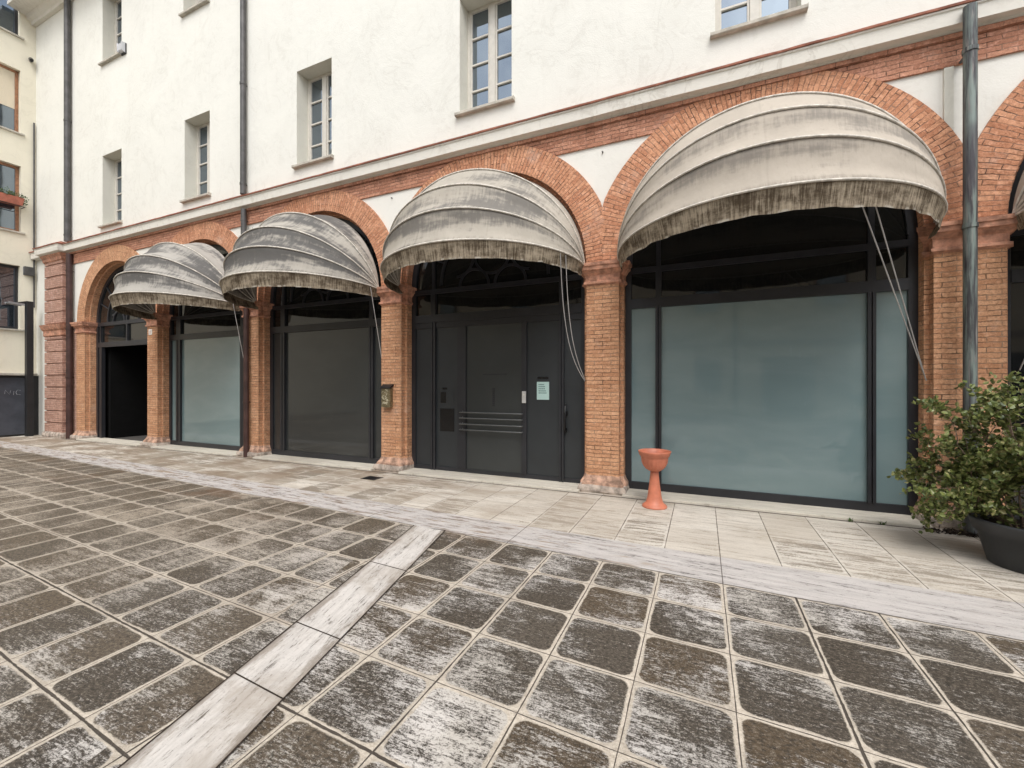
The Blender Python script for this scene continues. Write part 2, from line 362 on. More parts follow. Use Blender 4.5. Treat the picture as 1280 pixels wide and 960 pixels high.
c = t.mix(t.math('MULTIPLY', t.math('MULTIPLY', dk, inside), .85), c, (.165,.135,.10))
c = t.mix(t.step(rnd3, .1, 1, 0, .5), c, (.40,.35,.285))
c = t.mix(t.step(t.noise(p, 1.1, 6, .7, .4), .50, .66, 0, .45), c, (.36,.305,.235))
c = t.mix(t.step(fine, .55, .68, 0, .35), c, (.25,.205,.16))
dirt = t.math('MULTIPLY', t.step(t.noise(t.map(p, (.7,1.8,1)), 1.1, 6, .65), .42, .62), t.step(x, 0., -7., .15, .8))
c = t.mix(dirt, c, (.22,.165,.115))
jn = t.noise(p, 7, 3)
J = t.math('MAXIMUM', t.step(t.math('SUBTRACT', .2435, ra), t.step(jn, .35, .6, .003, .008), .0015), t.step(t.math('SUBTRACT', .42, rb), t.step(jn, .4, .6, .0015, .005), .001, 0, .7))
c = t.mix(t.math('MULTIPLY', J, .8), c, (.085,.065,.048))
M['apron_stone'] = t.bs(col=c, rough=.82, spec=.3, normal=t.bump(t.math('SUBTRACT', t.math('MULTIPLY', f, .4), t.math('MULTIPLY', J, 1.5)), .005, .7))
t, p, c, s2, f, q = travertine('threshold_stone', (.60,.56,.48), (.30,.25,.19), 0, .5)
M['threshold_stone'] = t.bs(col=c, rough=.8, spec=.3, normal=t.bump(f, .004, .5))
plain('passage_stone', (.06,.055,.05), .8, 0, .2, 3)

# ------------------------------------------------------------------ mesh builder (world coordinates in metres)
class MB:
    def __init__(s): s.v = []; s.f = []; s.uv = []; s.sm = []
    def face(s, pts, uv=None, smooth=False):
        i = len(s.v); s.v += [tuple(p) for p in pts]; s.f.append(list(range(i, i+len(pts))))
        if uv is None:
            a, b, c = (Vector(pts[k]) for k in (0, 1, 2)); n = (b-a).cross(c-a)
            if n.length < 1e-12 and len(pts) > 3: n = (c-a).cross(Vector(pts[3])-a)
            ax, ay, az = abs(n.x), abs(n.y), abs(n.z)
            if az >= ax and az >= ay: uv = [(p[0], p[1]) for p in pts]
            elif ax > ay: uv = [(p[1], p[2]) for p in pts]
            else: uv = [(p[0], p[2]) for p in pts]
        s.uv.append(uv); s.sm.append(smooth)
    def grid(s, P, uv=None, smooth=True, close=False):          # P rows of points sharing vertices
        i = len(s.v); r, c = len(P), len(P[0])
        for row in P: s.v += [tuple(p) for p in row]
        for a in range(r-1):
            for b in range(c if close else c-1):
                b2 = (b+1) % c
                s.f.append([i+a*c+b, i+a*c+b2, i+(a+1)*c+b2, i+(a+1)*c+b])
                s.uv.append([uv[a][b], uv[a][b2], uv[a+1][b2], uv[a+1][b]] if uv else [(0,0)]*4); s.sm.append(smooth)
    def box(s, x0, x1, y0, y1, z0, z1, skip=''):
        p = lambda x, y, z: (x, y, z)
        if 'f' not in skip: s.face([p(x0,y0,z0), p(x1,y0,z0), p(x1,y0,z1), p(x0,y0,z1)])
        if 'b' not in skip: s.face([p(x1,y1,z0), p(x0,y1,z0), p(x0,y1,z1), p(x1,y1,z1)])
        if 'l' not in skip: s.face([p(x0,y1,z0), p(x0,y0,z0), p(x0,y0,z1), p(x0,y1,z1)])
        if 'r' not in skip: s.face([p(x1,y0,z0), p(x1,y1,z0), p(x1,y1,z1), p(x1,y0,z1)])
        if 't' not in skip: s.face([p(x0,y0,z1), p(x1,y0,z1), p(x1,y1,z1), p(x0,y1,z1)])
        if 'u' not in skip: s.face([p(x0,y1,z0), p(x1,y1,z0), p(x1,y0,z0), p(x0,y0,z0)])
        return s
    def stack(s, x0, x1, y0, y1, prof, jit=0.):                 # rectangular mouldings: prof = [(z, projection)]
        rows = []
        for z, d in prof:
            q = [(x0-d, y0-d), (x1+d, y0-d), (x1+d, y1+d), (x0-d, y1+d)]; row = []
            for k in range(4):
                a, b = q[k], q[(k+1) % 4]; n = max(1, int(math.dist(a, b)/.09)) if jit else 1
                for e in range(n):
                    w = e/n; px, py = a[0]+(b[0]-a[0])*w, a[1]+(b[1]-a[1])*w
                    if jit:
                        nn = mnoise.noise_vector(Vector((px*6, py*6, z*14)))
                        px += nn.x*jit; py += nn.y*jit
                    row.append((px, py, z + (mnoise.noise(Vector((px*5, py*5, z*9)))*jit if jit and z > .02 else 0)))
            if rows: row = row[:len(rows[0])] + [row[-1]]*(len(rows[0])-len(row))
            rows.append(row)
        uv = [[(p[0] if abs(p[1]-y0) < .3 else p[1], p[2]) for p in r] for r in rows]
        s.grid(rows, uv, smooth=False, close=True)
        s.face(rows[-1]); s.face(rows[0][::-1]); return s
    def prism_x(s, prof, x0, x1, n=1):                          # closed (y,z) outline extruded along X
        for k in range(n):
            a, b = x0+(x1-x0)*k/n, x0+(x1-x0)*(k+1)/n
            for i in range(len(prof)):
                p, q = prof[i], prof[(i+1) % len(prof)]
                s.face([(a,*p), (b,*p), (b,*q), (a,*q)])
        s.face([(x0,*p) for p in prof][::-1]); s.face([(x1,*p) for p in prof]); return s
    def tube(s, pts, r, n=10, caps=True):
        pts = [Vector(p) for p in pts]; rows = []; rad = r if callable(r) else (lambda i: r)
        up = Vector((0,0,1))
        for i, p in enumerate(pts):
            d = (pts[min(i+1, len(pts)-1)] - pts[max(i-1, 0)]).normalized()
            a = d.cross(up if abs(d.z) < .95 else Vector((1,0,0))).normalized(); b = d.cross(a)
            rows.append([p + (a*math.cos(2*PI*k/n) + b*math.sin(2*PI*k/n))*rad(i) for k in range(n)])
        s.grid(rows, close=True)
        if caps: s.face(rows[0][::-1]); s.face(rows[-1])
        return s
    def lathe(s, cx, cy, prof, n=40, cap=True):
        rows = [[(cx+r*math.cos(2*PI*k/n), cy+r*math.sin(2*PI*k/n), z) for k in range(n)] for r, z in prof]
        s.grid(rows, close=True)
        if cap: s.face(rows[0][::-1])
        return s
    def arc(s, c, r0, r1, y0, y1, t0=0., t1=PI, n=48, xlo=None, xhi=None, zs=ZS):   # half ring: front, intrados, extrados
        mid = (r0+r1)/2; L = lambda k: mid*(t0+(t1-t0)*k/n)
        def out(t):
            r = r1; ct = math.cos(t)
            if xhi is not None and ct > 1e-6: r = min(r, (xhi-c)/ct)
            if xlo is not None and ct < -1e-6: r = min(r, (xlo-c)/ct)
            return max(r, r0+.001)
        P = lambda r, t, y: (c+r*math.cos(t), y, zs+r*math.sin(t))
        for k in range(n):
            a, b = t0+(t1-t0)*k/n, t0+(t1-t0)*(k+1)/n; la, lb = L(k), L(k+1); oa, ob = out(a), out(b)
            s.face([P(r0,b,y0), P(r0,a,y0), P(oa,a,y0), P(ob,b,y0)], [(0,lb), (0,la), (oa-r0,la), (ob-r0,lb)])
            s.face([P(r0,a,y0), P(r0,b,y0), P(r0,b,y1), P(r0,a,y1)], [(y0,la), (y0,lb), (y1,lb), (y1,la)])
            s.face([P(oa,a,y1), P(ob,b,y1), P(ob,b,y0), P(oa,a,y0)], [(y1,la), (y1,lb), (y0,lb), (y0,la)])
        return s
    def build(s, name, mat, parent=None, bevel=0, origin=None, kind=None):
        me = bpy.data.meshes.new(name)
        if parent is not None: o0 = origin or wloc(parent)
        elif origin: o0 = origin
        else:
            xs, ys, zs = zip(*s.v); o0 = ((min(xs)+max(xs))/2, (min(ys)+max(ys))/2, min(zs))
        me.from_pydata([(x-o0[0], y-o0[1], z-o0[2]) for x, y, z in s.v], [], s.f)
        ul = me.uv_layers.new(name='UVMap'); flat = [c for f in s.uv for q in f for c in q]
        ul.data.foreach_set('uv', flat); me.polygons.foreach_set('use_smooth', s.sm)
        me.materials.append(M[mat]); me.update()
        o = bpy.data.objects.new(name, me); C.objects.link(o)
        if parent is not None:
            o.parent = parent; w = wloc(parent); o.location = (o0[0]-w[0], o0[1]-w[1], o0[2]-w[2])
        else: o.location = o0
        if bevel:
            bm = bmesh.new(); bm.from_mesh(me); bmesh.ops.remove_doubles(bm, verts=bm.verts, dist=.0004); bm.to_mesh(me); bm.free()
            md = o.modifiers.new('bevel', 'BEVEL'); md.width = bevel; md.segments = 2; md.limit_method = 'ANGLE'; md.angle_limit = R(40)
        if kind: o['kind'] = kind
        return o
def wloc(o):
    x, y, z = 0, 0, 0
    while o is not None: x += o.location.x; y += o.location.y; z += o.location.z; o = o.parent
    return (x, y, z)
def tag(o, label, cat, group=None):
    o['label'] = label; o['category'] = cat
    if group: o['group'] = group
    return o
def thing(name, loc, label, cat, group=None):
    o = bpy.data.objects.new(name, None); C.objects.link(o); o.location = loc; o.empty_display_size = .2
    return tag(o, label, cat, group)
def copy_tree(o, loc, parent=None):
    c = o.copy(); C.objects.link(c); c.parent = parent; c.location = loc
    for ch in o.children: copy_tree(ch, ch.location, c)
    return c

# ------------------------------------------------------------------ ground
def sheet(name, poly, z, mat):
    m = MB(); m.face([(x, y, z) for x, y in poly]); return m.build(name, mat, kind='structure', origin=(0,0,0))
low = lambda x: 3.84-.055*x
sheet('courtyard_paving', [(-60,-45), (60,-45), (60,60), (-60,60)], 0, 'tile_paving')
sx = lambda y, side: -2.98-(y-4.0)*.2515 + (side*.415)
sheet('paving_strip', [(sx(-12,0), -12), (sx(-12,1), -12), (sx(4.0,1), 4.0), (sx(4.0,0), 4.0)], .004, 'strip_stone')
m = MB()                                                       # dark joints across the stone strip
for yj in (-.6, .45, 1.55, 2.05, 3.02):
    x0, x1 = sx(yj, 0)-.01, sx(yj, 1)+.01
    m.face([(x0, yj+.0, .006), (x1, yj-.03, .006), (x1, yj-.021, .006), (x0, yj+.009, .006)])
for s_ in (0, 1):
    for k in range(40):
        y0, y1 = -6+k*.25, -6+k*.25+.25; w = .004+.006*abs(mnoise.noise(Vector((k*.7, s_*9, 0))))
        m.face([(sx(y0,s_)-w, y0, .0065), (sx(y0,s_)+w, y0, .0065), (sx(y1,s_)+w, y1, .0065), (sx(y1,s_)-w, y1, .0065)])
m.build('strip_joint', 'soil', kind='structure', origin=(0,0,0))
sheet('border_band', [(-19.25, low(-19.25)), (40, low(40)), (40, 4.41-.02*40), (-.0, 4.41), (-19.25, 4.41+.045*19.25)], .004, 'band_stone')
sheet('apron_pavement', [(-19.25, 4.41+.045*19.25), (0, 4.41), (40, 4.41-.02*40), (40, 6.7), (-19.25, 6.7)], .004, 'apron_stone')

# ------------------------------------------------------------------ main building
BL, BR = -19.25, 14.0
bld = thing('arcade_building', (-3, D, 0), 'long white plastered building over a brick arcade of round arches with dark shopfronts', 'building')
# piers (front edges) and bays between them
PIERS = [(-16.72,-16.25), (-13.10,-12.65), (-9.34,-8.86), (-5.47,-5.01), (-1.59,-1.11), (2.38,2.98), (6.5,7.0)]
BAYS = []
for i in range(6):
    xl, xr = PIERS[i][1], PIERS[i+1][0]
    lo = PIERS[i][0] if i == 0 else sum(PIERS[i])/2
    hi = sum(PIERS[i+1])/2
    BAYS.append(dict(xl=xl, xr=xr, c=(xl+xr)/2, h=(xr-xl)/2, lo=lo, hi=hi))

# upper wall with window openings
WIN = [(-14.80, 6.00), (-11.03, 6.06), (-7.20, 6.12), (-3.30, 6.21), (.64, 6.27), (4.55, 6.3), (-14.80, 10.52), (-11.08, 10.60)]
WW, WH = .97, 1.95
zsplit = sorted({5.70, 13.1} | {z for _, z in WIN} | {z+WH for _, z in WIN})
xsplit = sorted({BL, BR} | {x-WW/2 for x, _ in WIN} | {x+WW/2 for x, _ in WIN})
m = MB()
for i in range(len(xsplit)-1):
    for j in range(len(zsplit)-1):
        xm, zm = (xsplit[i]+xsplit[i+1])/2, (zsplit[j]+zsplit[j+1])/2
        if any(abs(xm-x) < WW/2 and z < zm < z+WH for x, z in WIN): continue
        m.face([(xsplit[i],D,zsplit[j]), (xsplit[i+1],D,zsplit[j]), (xsplit[i+1],D,zsplit[j+1]), (xsplit[i],D,zsplit[j+1])])
m.face([(BR,D,0), (BR,D+9,0), (BR,D+9,13.1), (BR,D,13.1)])
m.build('wall', 'white_plaster', bld)
m = MB(); m.box(BL, BR, D+.2, D+9, 13.1, 13.2); m.build('roof_slab', 'roof_tile', bld)
# eaves moulding
m = MB(); m.prism_x([(D+.3,12.86), (D-.10,12.86), (D-.12,12.93), (D-.20,12.98), (D-.24,13.06), (D-.62,13.09), (D-.62,13.2), (D+.3,13.2)], BL, BR)
m.build('eaves', 'cornice_plaster', bld)

# one upper window, then copies
def make_window():
    w = MB(); y0, y1 = D+.275, D+.335; a, b, z0, z1 = -WW/2, WW/2, .0, WH
    fr = .055
    w.box(a,a+fr,y0,y1,z0,z1); w.box(b-fr,b,y0,y1,z0,z1); w.box(a+fr,b-fr,y0,y1,z1-fr,z1); w.box(a+fr,b-fr,y0,y1,z0,z0+.06)
    w.box(-.055,.055,y0-.012,y1-.002,z0+.06,z1-fr)
    for s_ in (-1, 1):
        lo_, hi_ = (a+fr, -.055) if s_ < 0 else (.055, b-fr)
        for k in (1, 2, 3):
            zz = z0+.06+(z1-fr-z0-.06)*k/4
            w.box(lo_, hi_, y0+.008, y1-.008, zz-.016, zz+.016)
        w.box(lo_, lo_+.03, y0+.006, y1-.006, z0+.06, z1-fr); w.box(hi_-.03, hi_, y0+.006, y1-.006, z0+.06, z1-fr)
    return w
x, z = WIN[0]
win0 = None
w = make_window(); w.v = [(vx+x, vy, vz+z) for vx, vy, vz in w.v]
win0 = w.build('window', 'window_paint', bld, bevel=.004, origin=(x, D, z))
g = MB(); g.face([(x-WW/2+.05, D+.312, z+.05), (x+WW/2-.05, D+.312, z+.05), (x+WW/2-.05, D+.312, z+WH-.05), (x-WW/2+.05, D+.312, z+WH-.05)])
g.build('pane', 'window_glass', win0)
sl = MB(); sl.prism_x([(D+.30,z-.05), (D-.075,z-.062), (D-.075,z-.012), (D+.30,z+.012)], x-WW/2-.06, x+WW/2+.06)
sl.build('sill', 'sill_stone', win0, bevel=.006)
m = MB(); a, b, y1 = x-WW/2, x+WW/2, D+.36
m.face([(a,D,z), (a,y1,z), (a,y1,z+WH), (a,D,z+WH)]); m.face([(b,y1,z), (b,D,z), (b,D,z+WH), (b,y1,z+WH)])
m.face([(a,D,z+WH), (a,y1,z+WH), (b,y1,z+WH), (b,D,z+WH)]); m.face([(a,y1,z), (a,D,z), (b,D,z), (b,y1,z)])
m.build('reveal', 'reveal_plaster', win0)
base = wloc(bld)
for x, z in WIN[1:]: copy_tree(win0, (x-base[0], D-base[1], z-base[2]), bld)

# cornice, drip course and brick frieze
m = MB()
prof = [(D+.05,5.47), (D-.03,5.475), (D-.04,5.50), (D-.13,5.505), (D-.14,5.655), (D-.155,5.662), (D-.155,5.682), (D+.05,5.682)]
nseg = 90; x0, x1 = BL+.02, BR
rows = []; uvs = []
for k in range(nseg+1):
    xx = x0+(x1-x0)*k/nseg
    rows.append([(xx, y+mnoise.noise(Vector((xx*1.7, y*4, z)))*.006, z+mnoise.noise(Vector((xx*1.3, 3, z*3)))*.007) for y, z in prof])
    uvs.append([(xx, z) for y, z in prof])
m.grid(rows, uvs, smooth=False, close=True); m.build('cornice', 'cornice_plaster', bld)
m = MB(); rows = []
prof = [(D+.02,5.682), (D-.172,5.684), (D-.178,5.705), (D-.15,5.715), (D+.02,5.80)]
for k in range(nseg*2+1):
    xx = x0+(x1-x0)*k/nseg/2
    rows.append([(xx, y+mnoise.noise(Vector((xx*4, y*4, z)))*.006, z+mnoise.noise(Vector((xx*3, 8, z*3)))*.006) for y, z in prof])
m.grid(rows, smooth=False, close=True); m.build('drip_course', 'drip_tile', bld)
m = MB(); m.box(-17.28, BR, D, D+.1, 5.135, 5.468, 'b'); m.prism_x([(D+.05,5.42),(D-.03,5.42),(D-.04,5.468),(D+.05,5.468)], -17.28, BR)
m.build('frieze', 'frieze_brick', bld)

# arches, spandrels
for i, b in enumerate(BAYS):
    m = MB()
    m.arc(b['c'], b['h'], b['h']+.42, D-.012, D+.1, xlo=b['lo'], xhi=b['hi'], n=56)
    m.arc(b['c'], b['h']-.05, b['h']+.02, D+.1, YG+.06, n=56)
    m.build('arch', 'arch_brick' if i else 'pier_brick', bld)
m = MB()
def low_edge(x):
    for b in BAYS:
        if b['lo'] <= x <= b['hi']:
            r = b['h']+.2; d = abs(x-b['c'])
            return ZS+math.sqrt(r*r-d*d) if d < r else ZS
    return ZS
xs = [-17.28+k*.04 for k in range(int((7.0+17.28)/.04))]; m = MB()
for a, b2 in zip(xs, xs[1:]):
    za, zb = min(low_edge(a), 5.15), min(low_edge(b2), 5.15)
    if za >= 5.15 and zb >= 5.15:
        if m.f: m.build('spandrel', 'spandrel_plaster', bld); m = MB()
        continue
    m.face([(a,D+.025,za), (b2,D+.025,zb), (b2,D+.025,5.15), (a,D+.025,5.15)])
if m.f: m.build('spandrel', 'spandrel_plaster', bld)
m = MB(); m.box(7.0, BR, D+.0, D+.3, 0, 5.135, 'b'); m.build('brick_end', 'pier_brick', bld)
m = MB(); m.box(2.47, 2.55, D+.0, D+.029, 4.02, 5.13); m.build('plaster_lesene', 'reveal_plaster', bld)
for x in (-5.24, -1.35, -9.05):                                 # little iron studs in the spandrels
    m = MB(); m.tube([(x, D+.03, 5.03), (x, D-.005, 5.03)], .011, 8); m.build('iron_stud', 'pipe_grey', bld)

CAP = [(3.06,0), (3.075,.012), (3.085,.035), (3.115,.035), (3.125,.012), (3.215,.014), (3.235,.035), (3.275,.06), (3.283,.085), (3.335,.092), (3.34,.105), (3.385,.11)]
BASE = [(0.0,.085), (.035,.10), (.085,.095), (.115,.085)]
BAS2 = [(.112,.066), (.145,.060), (.17,.042), (.20,.022), (.235,.008), (.25,.002)]
for i, (a, b) in enumerate(PIERS):
    m = MB(); m.box(a, b, D, D+.1, 0, ZS, 'bt')
    if i == 0: m.box(a+.0, b+.05, D+.1, YG+.06, 0, ZS, 't')
    else: m.box(a-.05, b+.05, D+.1, YG+.06, 0, ZS, 't')
    p = m.build('pier', 'pier_brick', bld)
    m = MB(); m.stack(a, b, D, D+.1, CAP, .004)
    m.stack(a-.05, b+.05, D+.1, YG+.05, [(z-.004, d*.9) for z, d in CAP], .004)
    m.build('capital', 'capital_brick', p)
    m = MB(); m.stack(a-.01, b+.01, D-.005, YG-.02, BASE, .014); m.build('plinth', 'base_stone', p)
    m = MB(); m.stack(a, b, D, D+.1, BAS2, .010); m.stack(a-.05, b+.05, D+.1, YG-.01, [(z-.003, d*.8) for z, d in BAS2], .008)
    m.build('base_moulding', 'base_moulding', p)
# rusticated corner pier
m = MB(); xa, xb, ya = -18.40, -17.30, D-.10
z = .10; k = 0
m.box(xa+.03, xb-.03, ya+.035, D+.3, 0, 5.45)
while z < 5.2:
    if 3.02 < z < 3.2: z = 3.42; continue
    h = min(.325, 5.40-z) if not (z < 3.02 < z+.325) else 3.02-z
    cut = (.5 if k % 2 else .32) if k % 4 != 3 else .62
    xm = xa+(xb-xa)*cut
    m.box(xa, xm-.008, ya, D+.2, z, z+h); m.box(xm+.008, xb, ya, D+.2, z, z+h)
    z += h+.03; k += 1
cp = m.build('corner_pier', 'quoin_brick', bld, bevel=.008)
m = MB(); m.stack(xa, xb, ya, D+.2, [(3.03,0), (3.06,.02), (3.2,.02), (3.24,.05), (3.30,.07), (3.38,.09)], .004); m.build('capital', 'capital_brick', cp)
m = MB(); m.stack(xa, xb, ya, D+.2, [(0,.04), (.04,.05), (.10,.045), (.16,.015)], .012); m.build('plinth', 'base_stone', cp)
m = MB(); m.stack(xa, xb, ya, D+.1, [(5.26,.0), (5.30,.03), (5.38,.04), (5.43,.07), (5.475,.08)], .004); m.build('necking', 'capital_brick', cp)
m = MB(); m.stack(xa, xb, ya, D+.1, [(5.476,.06), (5.485,.10), (5.51,.15), (5.60,.165), (5.655,.165), (5.66,.175), (5.682,.175)], .004); m.build('cornice_return', 'cornice_plaster', cp)
m = MB(); m.stack(xa, xb, ya, D+.1, [(5.684,.19), (5.71,.20), (5.80,.05)], .004); m.build('drip_return', 'drip_tile', cp)
# plain wall zones beside the corner pier
m = MB(); m.box(BL, xa+.05, D+.01, D+.3, 0, 5.47); m.build('side_wall', 'white_plaster', bld)
m = MB(); m.box(xb-.04, -16.70, D+.02, D+.3, 0, 3.40); m.box(xb-.04, -17.05, D+.018, D+.3, 3.40, 5.14); m.build('brick_infill', 'quoin_brick', bld)

# thresholds
for i, b in enumerate(BAYS):
    m = MB(); m.box(b['xl']+.075 if i else b['xl'], b['xr']-.075, 6.16, YG+.03, -.02, .042); o = m.build('threshold', 'threshold_stone', bld, bevel=.006)

m = MB()
for k in range(150):                                            # dirt lodged in the joint in front of the thresholds
    x = -17+k*.14; w = .012+.014*abs(mnoise.noise(Vector((k*.6, 1, 0)))); w2 = .012+.014*abs(mnoise.noise(Vector(((k+1)*.6, 1, 0))))
    m.face([(x, 6.155-w, .008), (x+.14, 6.155-w2, .008), (x+.14, 6.162, .008), (x, 6.162, .008)])
m.build('paving_joint', 'soil', kind='structure', origin=(0,0,0))
# shopfronts
def arch_fill(m, c, r, y, n=40, zs=ZS, z0=None):
    pts = [(c+r*math.cos(PI*k/n), y, zs+r*math.sin(PI*k/n)) for k in range(n+1)]
    m.face([(c+r, y, z0), *pts, (c-r, y, z0)] if z0 is not None else pts)
Y0, Y1 = YG-.035, YG+.035
def frame_mesh(b, mull, t1=(2.72,2.86), t2=(3.24,3.32), bottom=.10, loops=True, side=.09, cut=None):
    m = MB(); xl, xr, c, r = b['xl']+.05, b['xr']-.05, b['c'], b['h']-.05
    m.box(xl, xl+side, Y0, Y1, .028, ZS); m.box(xr-side, xr, Y0, Y1, .028, ZS)
    xs0, xs1 = xl+side, xr-side
    if cut is None: m.box(xs0, xs1, Y0+.003, Y1-.003, .028, bottom)
    m.box(xs0, xs1, Y0-.012, Y1-.003, *t1); m.box(xs0, xs1, Y0-.008, Y1-.003, *t2)
    for x0, x1 in mull:
        w = (x1-x0)*.42
        m.box(x0, x0+w, Y0-.02, Y1-.005, bottom if cut is None else .03, t1[0]); m.box(x1-w, x1, Y0-.02, Y1-.005, bottom if cut is None else .03, t1[0]); m.box(x0+w, x1-w, Y0+.012, Y1-.01, bottom if cut is None else .03, t1[0])
        m.box(x0, x1, Y0-.01, Y1-.005, t1[1], t2[0])
    m.arc(c, r-.10, r, Y0+.002, Y1-.002, n=44)
    # fanlight bars
    rr = r-.10
    for x0, x1 in mull:
        xm = (x0+x1)/2; m.box(xm-.03, xm+.03, Y0, Y1-.006, t2[1], ZS+math.sqrt(max(.01, rr*rr-(xm-c)**2))+.02)
    if loops:
        for dx in (-.345, .345):
            m.arc(c+dx, .265, .305, Y0+.004, Y1-.008, n=26, zs=t2[1])
        m.arc(c, .315, .355, Y0+.006, Y1-.010, t0=PI, t1=2*PI, n=26, zs=t2[1]+.52)
        for dx in (-.69, .69): m.arc(c+dx, .315, .355, Y0+.006, Y1-.010, t0=PI*(1.05 if dx > 0 else 1.5), t1=PI*(1.5 if dx > 0 else 1.95), n=18, zs=t2[1]+.52)
        m.arc(c, r*.60, r*.60+.05, Y0+.006, Y1-.010, n=36)
        for k in range(1, 8):
            t_ = PI*k/8; a, e = r*.62, r-.08
            d = Vector((math.cos(t_), 0, math.sin(t_))); q = Vector((-d.z, 0, d.x))*.014
            p0, p1 = Vector((c, Y0+.01, ZS))+d*a, Vector((c, Y0+.01, ZS))+d*e
            m.face([p0-q, p0+q, p1+q, p1-q]); m.face([p0-q, p1-q, p1-q+Vector((0,.04,0)), p0-q+Vector((0,.04,0))]); m.face([p0+q, p0+q+Vector((0,.04,0)), p1+q+Vector((0,.04,0)), p1+q])
    return m
def rect_pane(x0, x1, z0, z1, y=YG): m = MB(); m.face([(x0,y,z0), (x1,y,z0), (x1,y,z1), (x0,y,z1)]); return m
MULL = {0: [(-16.06,-15.70)], 1: [(-12.28,-12.10), (-9.80,-9.70)], 2: [(-8.46,-8.33), (-5.97,-5.87)], 3: [(-4.53,-4.43), (-2.09,-2.01)], 4: [(-.625,-.545), (1.85,1.93)], 5: [(3.45,3.53), (5.9,5.98)]}
LAB = {0: 'open dark doorway under the far left arch', 1: 'teal frosted shopfront window', 2: 'dark grey shopfront window', 3: 'dark metal entrance front with panels', 4: 'wide teal frosted shopfront window', 5: 'dark glazed shopfront at right edge'}
for i, b in enumerate(BAYS):
    xl, xr, c, r = b['xl']+.05, b['xr']-.05, b['c'], b['h']-.05
    mul = MULL[i]
    if i == 0:
        m = frame_mesh(b, [], t1=(2.66,2.80), t2=(3.27,3.37), cut=1, side=.10)
        m.box(-15.98, -15.86, Y0-.02, Y1, .03, 2.66); m.box(-15.98, -15.92, Y0-.01, Y1, 2.80, 3.27); m.box(-14.6, -14.54, Y0-.01, Y1, 2.80, 3.27)
    else:
        m = frame_mesh(b, mul, cut=1 if i == 3 else None, loops=i in (2, 3), bottom=.15)
    sf = m.build('entrance_front' if i == 3 else ('doorway' if i == 0 else 'shopfront'), 'anthracite_metal', bld)
    sf['label'] = LAB[i]
    m = MB(); arch_fill(m, c, r-.03, YG, z0=(2.74)); m.build('fanlight_pane', 'transom_glass', sf)
    if i == 0:
        m = MB(); m.box(-15.6, xr, YG+.05, YG+9, 0.01, 2.78, 'f')
        m.box(xl, -15.62, YG+.05, YG+.12, .02, 2.7, 'f'); m.build('passage', 'dark_interior', sf)
        rect_pane(xl+.05, -15.95, .03, 2.7).build('pane', 'transom_glass', sf)
        m = MB(); m.box(-13.55, -13.22, YG+.7, YG+1.0, 0, .10); m.face([(-15.6,YG,.030), (xr,YG,.030), (xr,YG+4.9,.030), (-15.6,YG+4.9,.030)]); m.build('passage_floor', 'passage_stone', sf)
    elif i != 3:
        mat = {1: 'frosted_glass', 2: 'frosted_glass_grey', 4: 'frosted_glass', 5: 'transom_glass'}[i]
        edges = [xl+.06] + [q for mm in mul for q in ((mm[0]+mm[1])/2,)*2] + [xr-.06]
        for k in range(0, len(edges), 2):
            rect_pane(edges[k], edges[k+1], .08, 2.75, YG-.004).build('pane', mat, sf)
    else:
        # entrance: five leaves with panels
        m = MB(); m.box(xl+.09, xr-.09, Y0+.004, Y1-.004, .028, .11); m.box(xl+.09, xr-.09, Y0+.002, Y1-.004, 2.62, 2.72)
        m.box(-3.97, -3.80, Y0-.006, Y1-.006, .11, 2.62); m.box(-2.74, -2.65, Y0-.006, Y1-.006, .11, 2.62)
        m.build('door_frame', 'anthracite_metal', sf)
        for (x0, x1, z0, z1) in ((xl+.08,-4.50,.10,2.65), (-4.44,-3.95,.10,2.65), (-2.66,-2.08,.10,2.65), (-2.02,xr-.08,.10,2.65)):
            q = MB(); q.box(x0, x1, YG-.012, YG+.01, z0-.02, z1); q.build('door_panel', 'door_panel_metal', sf)
        q = MB(); q.box(-3.83, -2.72, YG-.014, YG+.01, .10, 2.64); dl = q.build('door_leaf', 'grey_panel', sf)
        for zb in (1.105, 1.005, .90, .80):
            q = MB(); q.tube([(-3.90,YG-.02,zb), (-3.90,YG-.085,zb), (-3.88,YG-.095,zb), (-2.74,YG-.095,zb), (-2.72,YG-.085,zb), (-2.72,YG-.02,zb)], .012, 8)
            q.tube([(-3.83,YG-.095,zb-.012), (-3.83,YG-.095,zb+.03)], .008, 6)
            q.build('push_bar', 'bar_metal', sf)
        q = MB(); q.box(-4.335, -4.22, YG-.018, YG-.006, 1.26, 1.455); q.build('letter_slot', 'rubber_black', sf)
        q = MB(); q.box(-4.22, -4.06, YG-.017, YG-.006, 1.25, 1.46); q.build('slot_cover', 'door_panel_metal', sf)
        q = MB(); q.box(-4.345, -4.05, YG-.018, YG-.006, .75, 1.16); q.build('letter_slot', 'rubber_black', sf)
        q = MB(); q.box(-4.30, -4.20, YG-.018, YG-.008, 1.50, 1.535); q.build('name_strip', 'rubber_black', sf); q = MB(); q.box(-2.47, -2.28, YG-.019, YG-.008, 1.685, 1.715); q.build('name_strip', 'rubber_black', sf)
        q = MB(); q.box(-3.47, -3.02, YG-.019, YG-.010, 1.755, 1.775); q.build('window_sticker', 'anthracite_metal', dl); q = MB()
        for s_ in range(9): q.box(-3.29+.03*mnoise.noise(Vector((s_, 2, 0))), -3.245+.05*mnoise.noise(Vector((s_, 5, 0))), YG-.0185, YG-.010, 1.50-s_*.035, 1.53-s_*.035)
        q.build('window_sticker', 'anthracite_metal', dl)
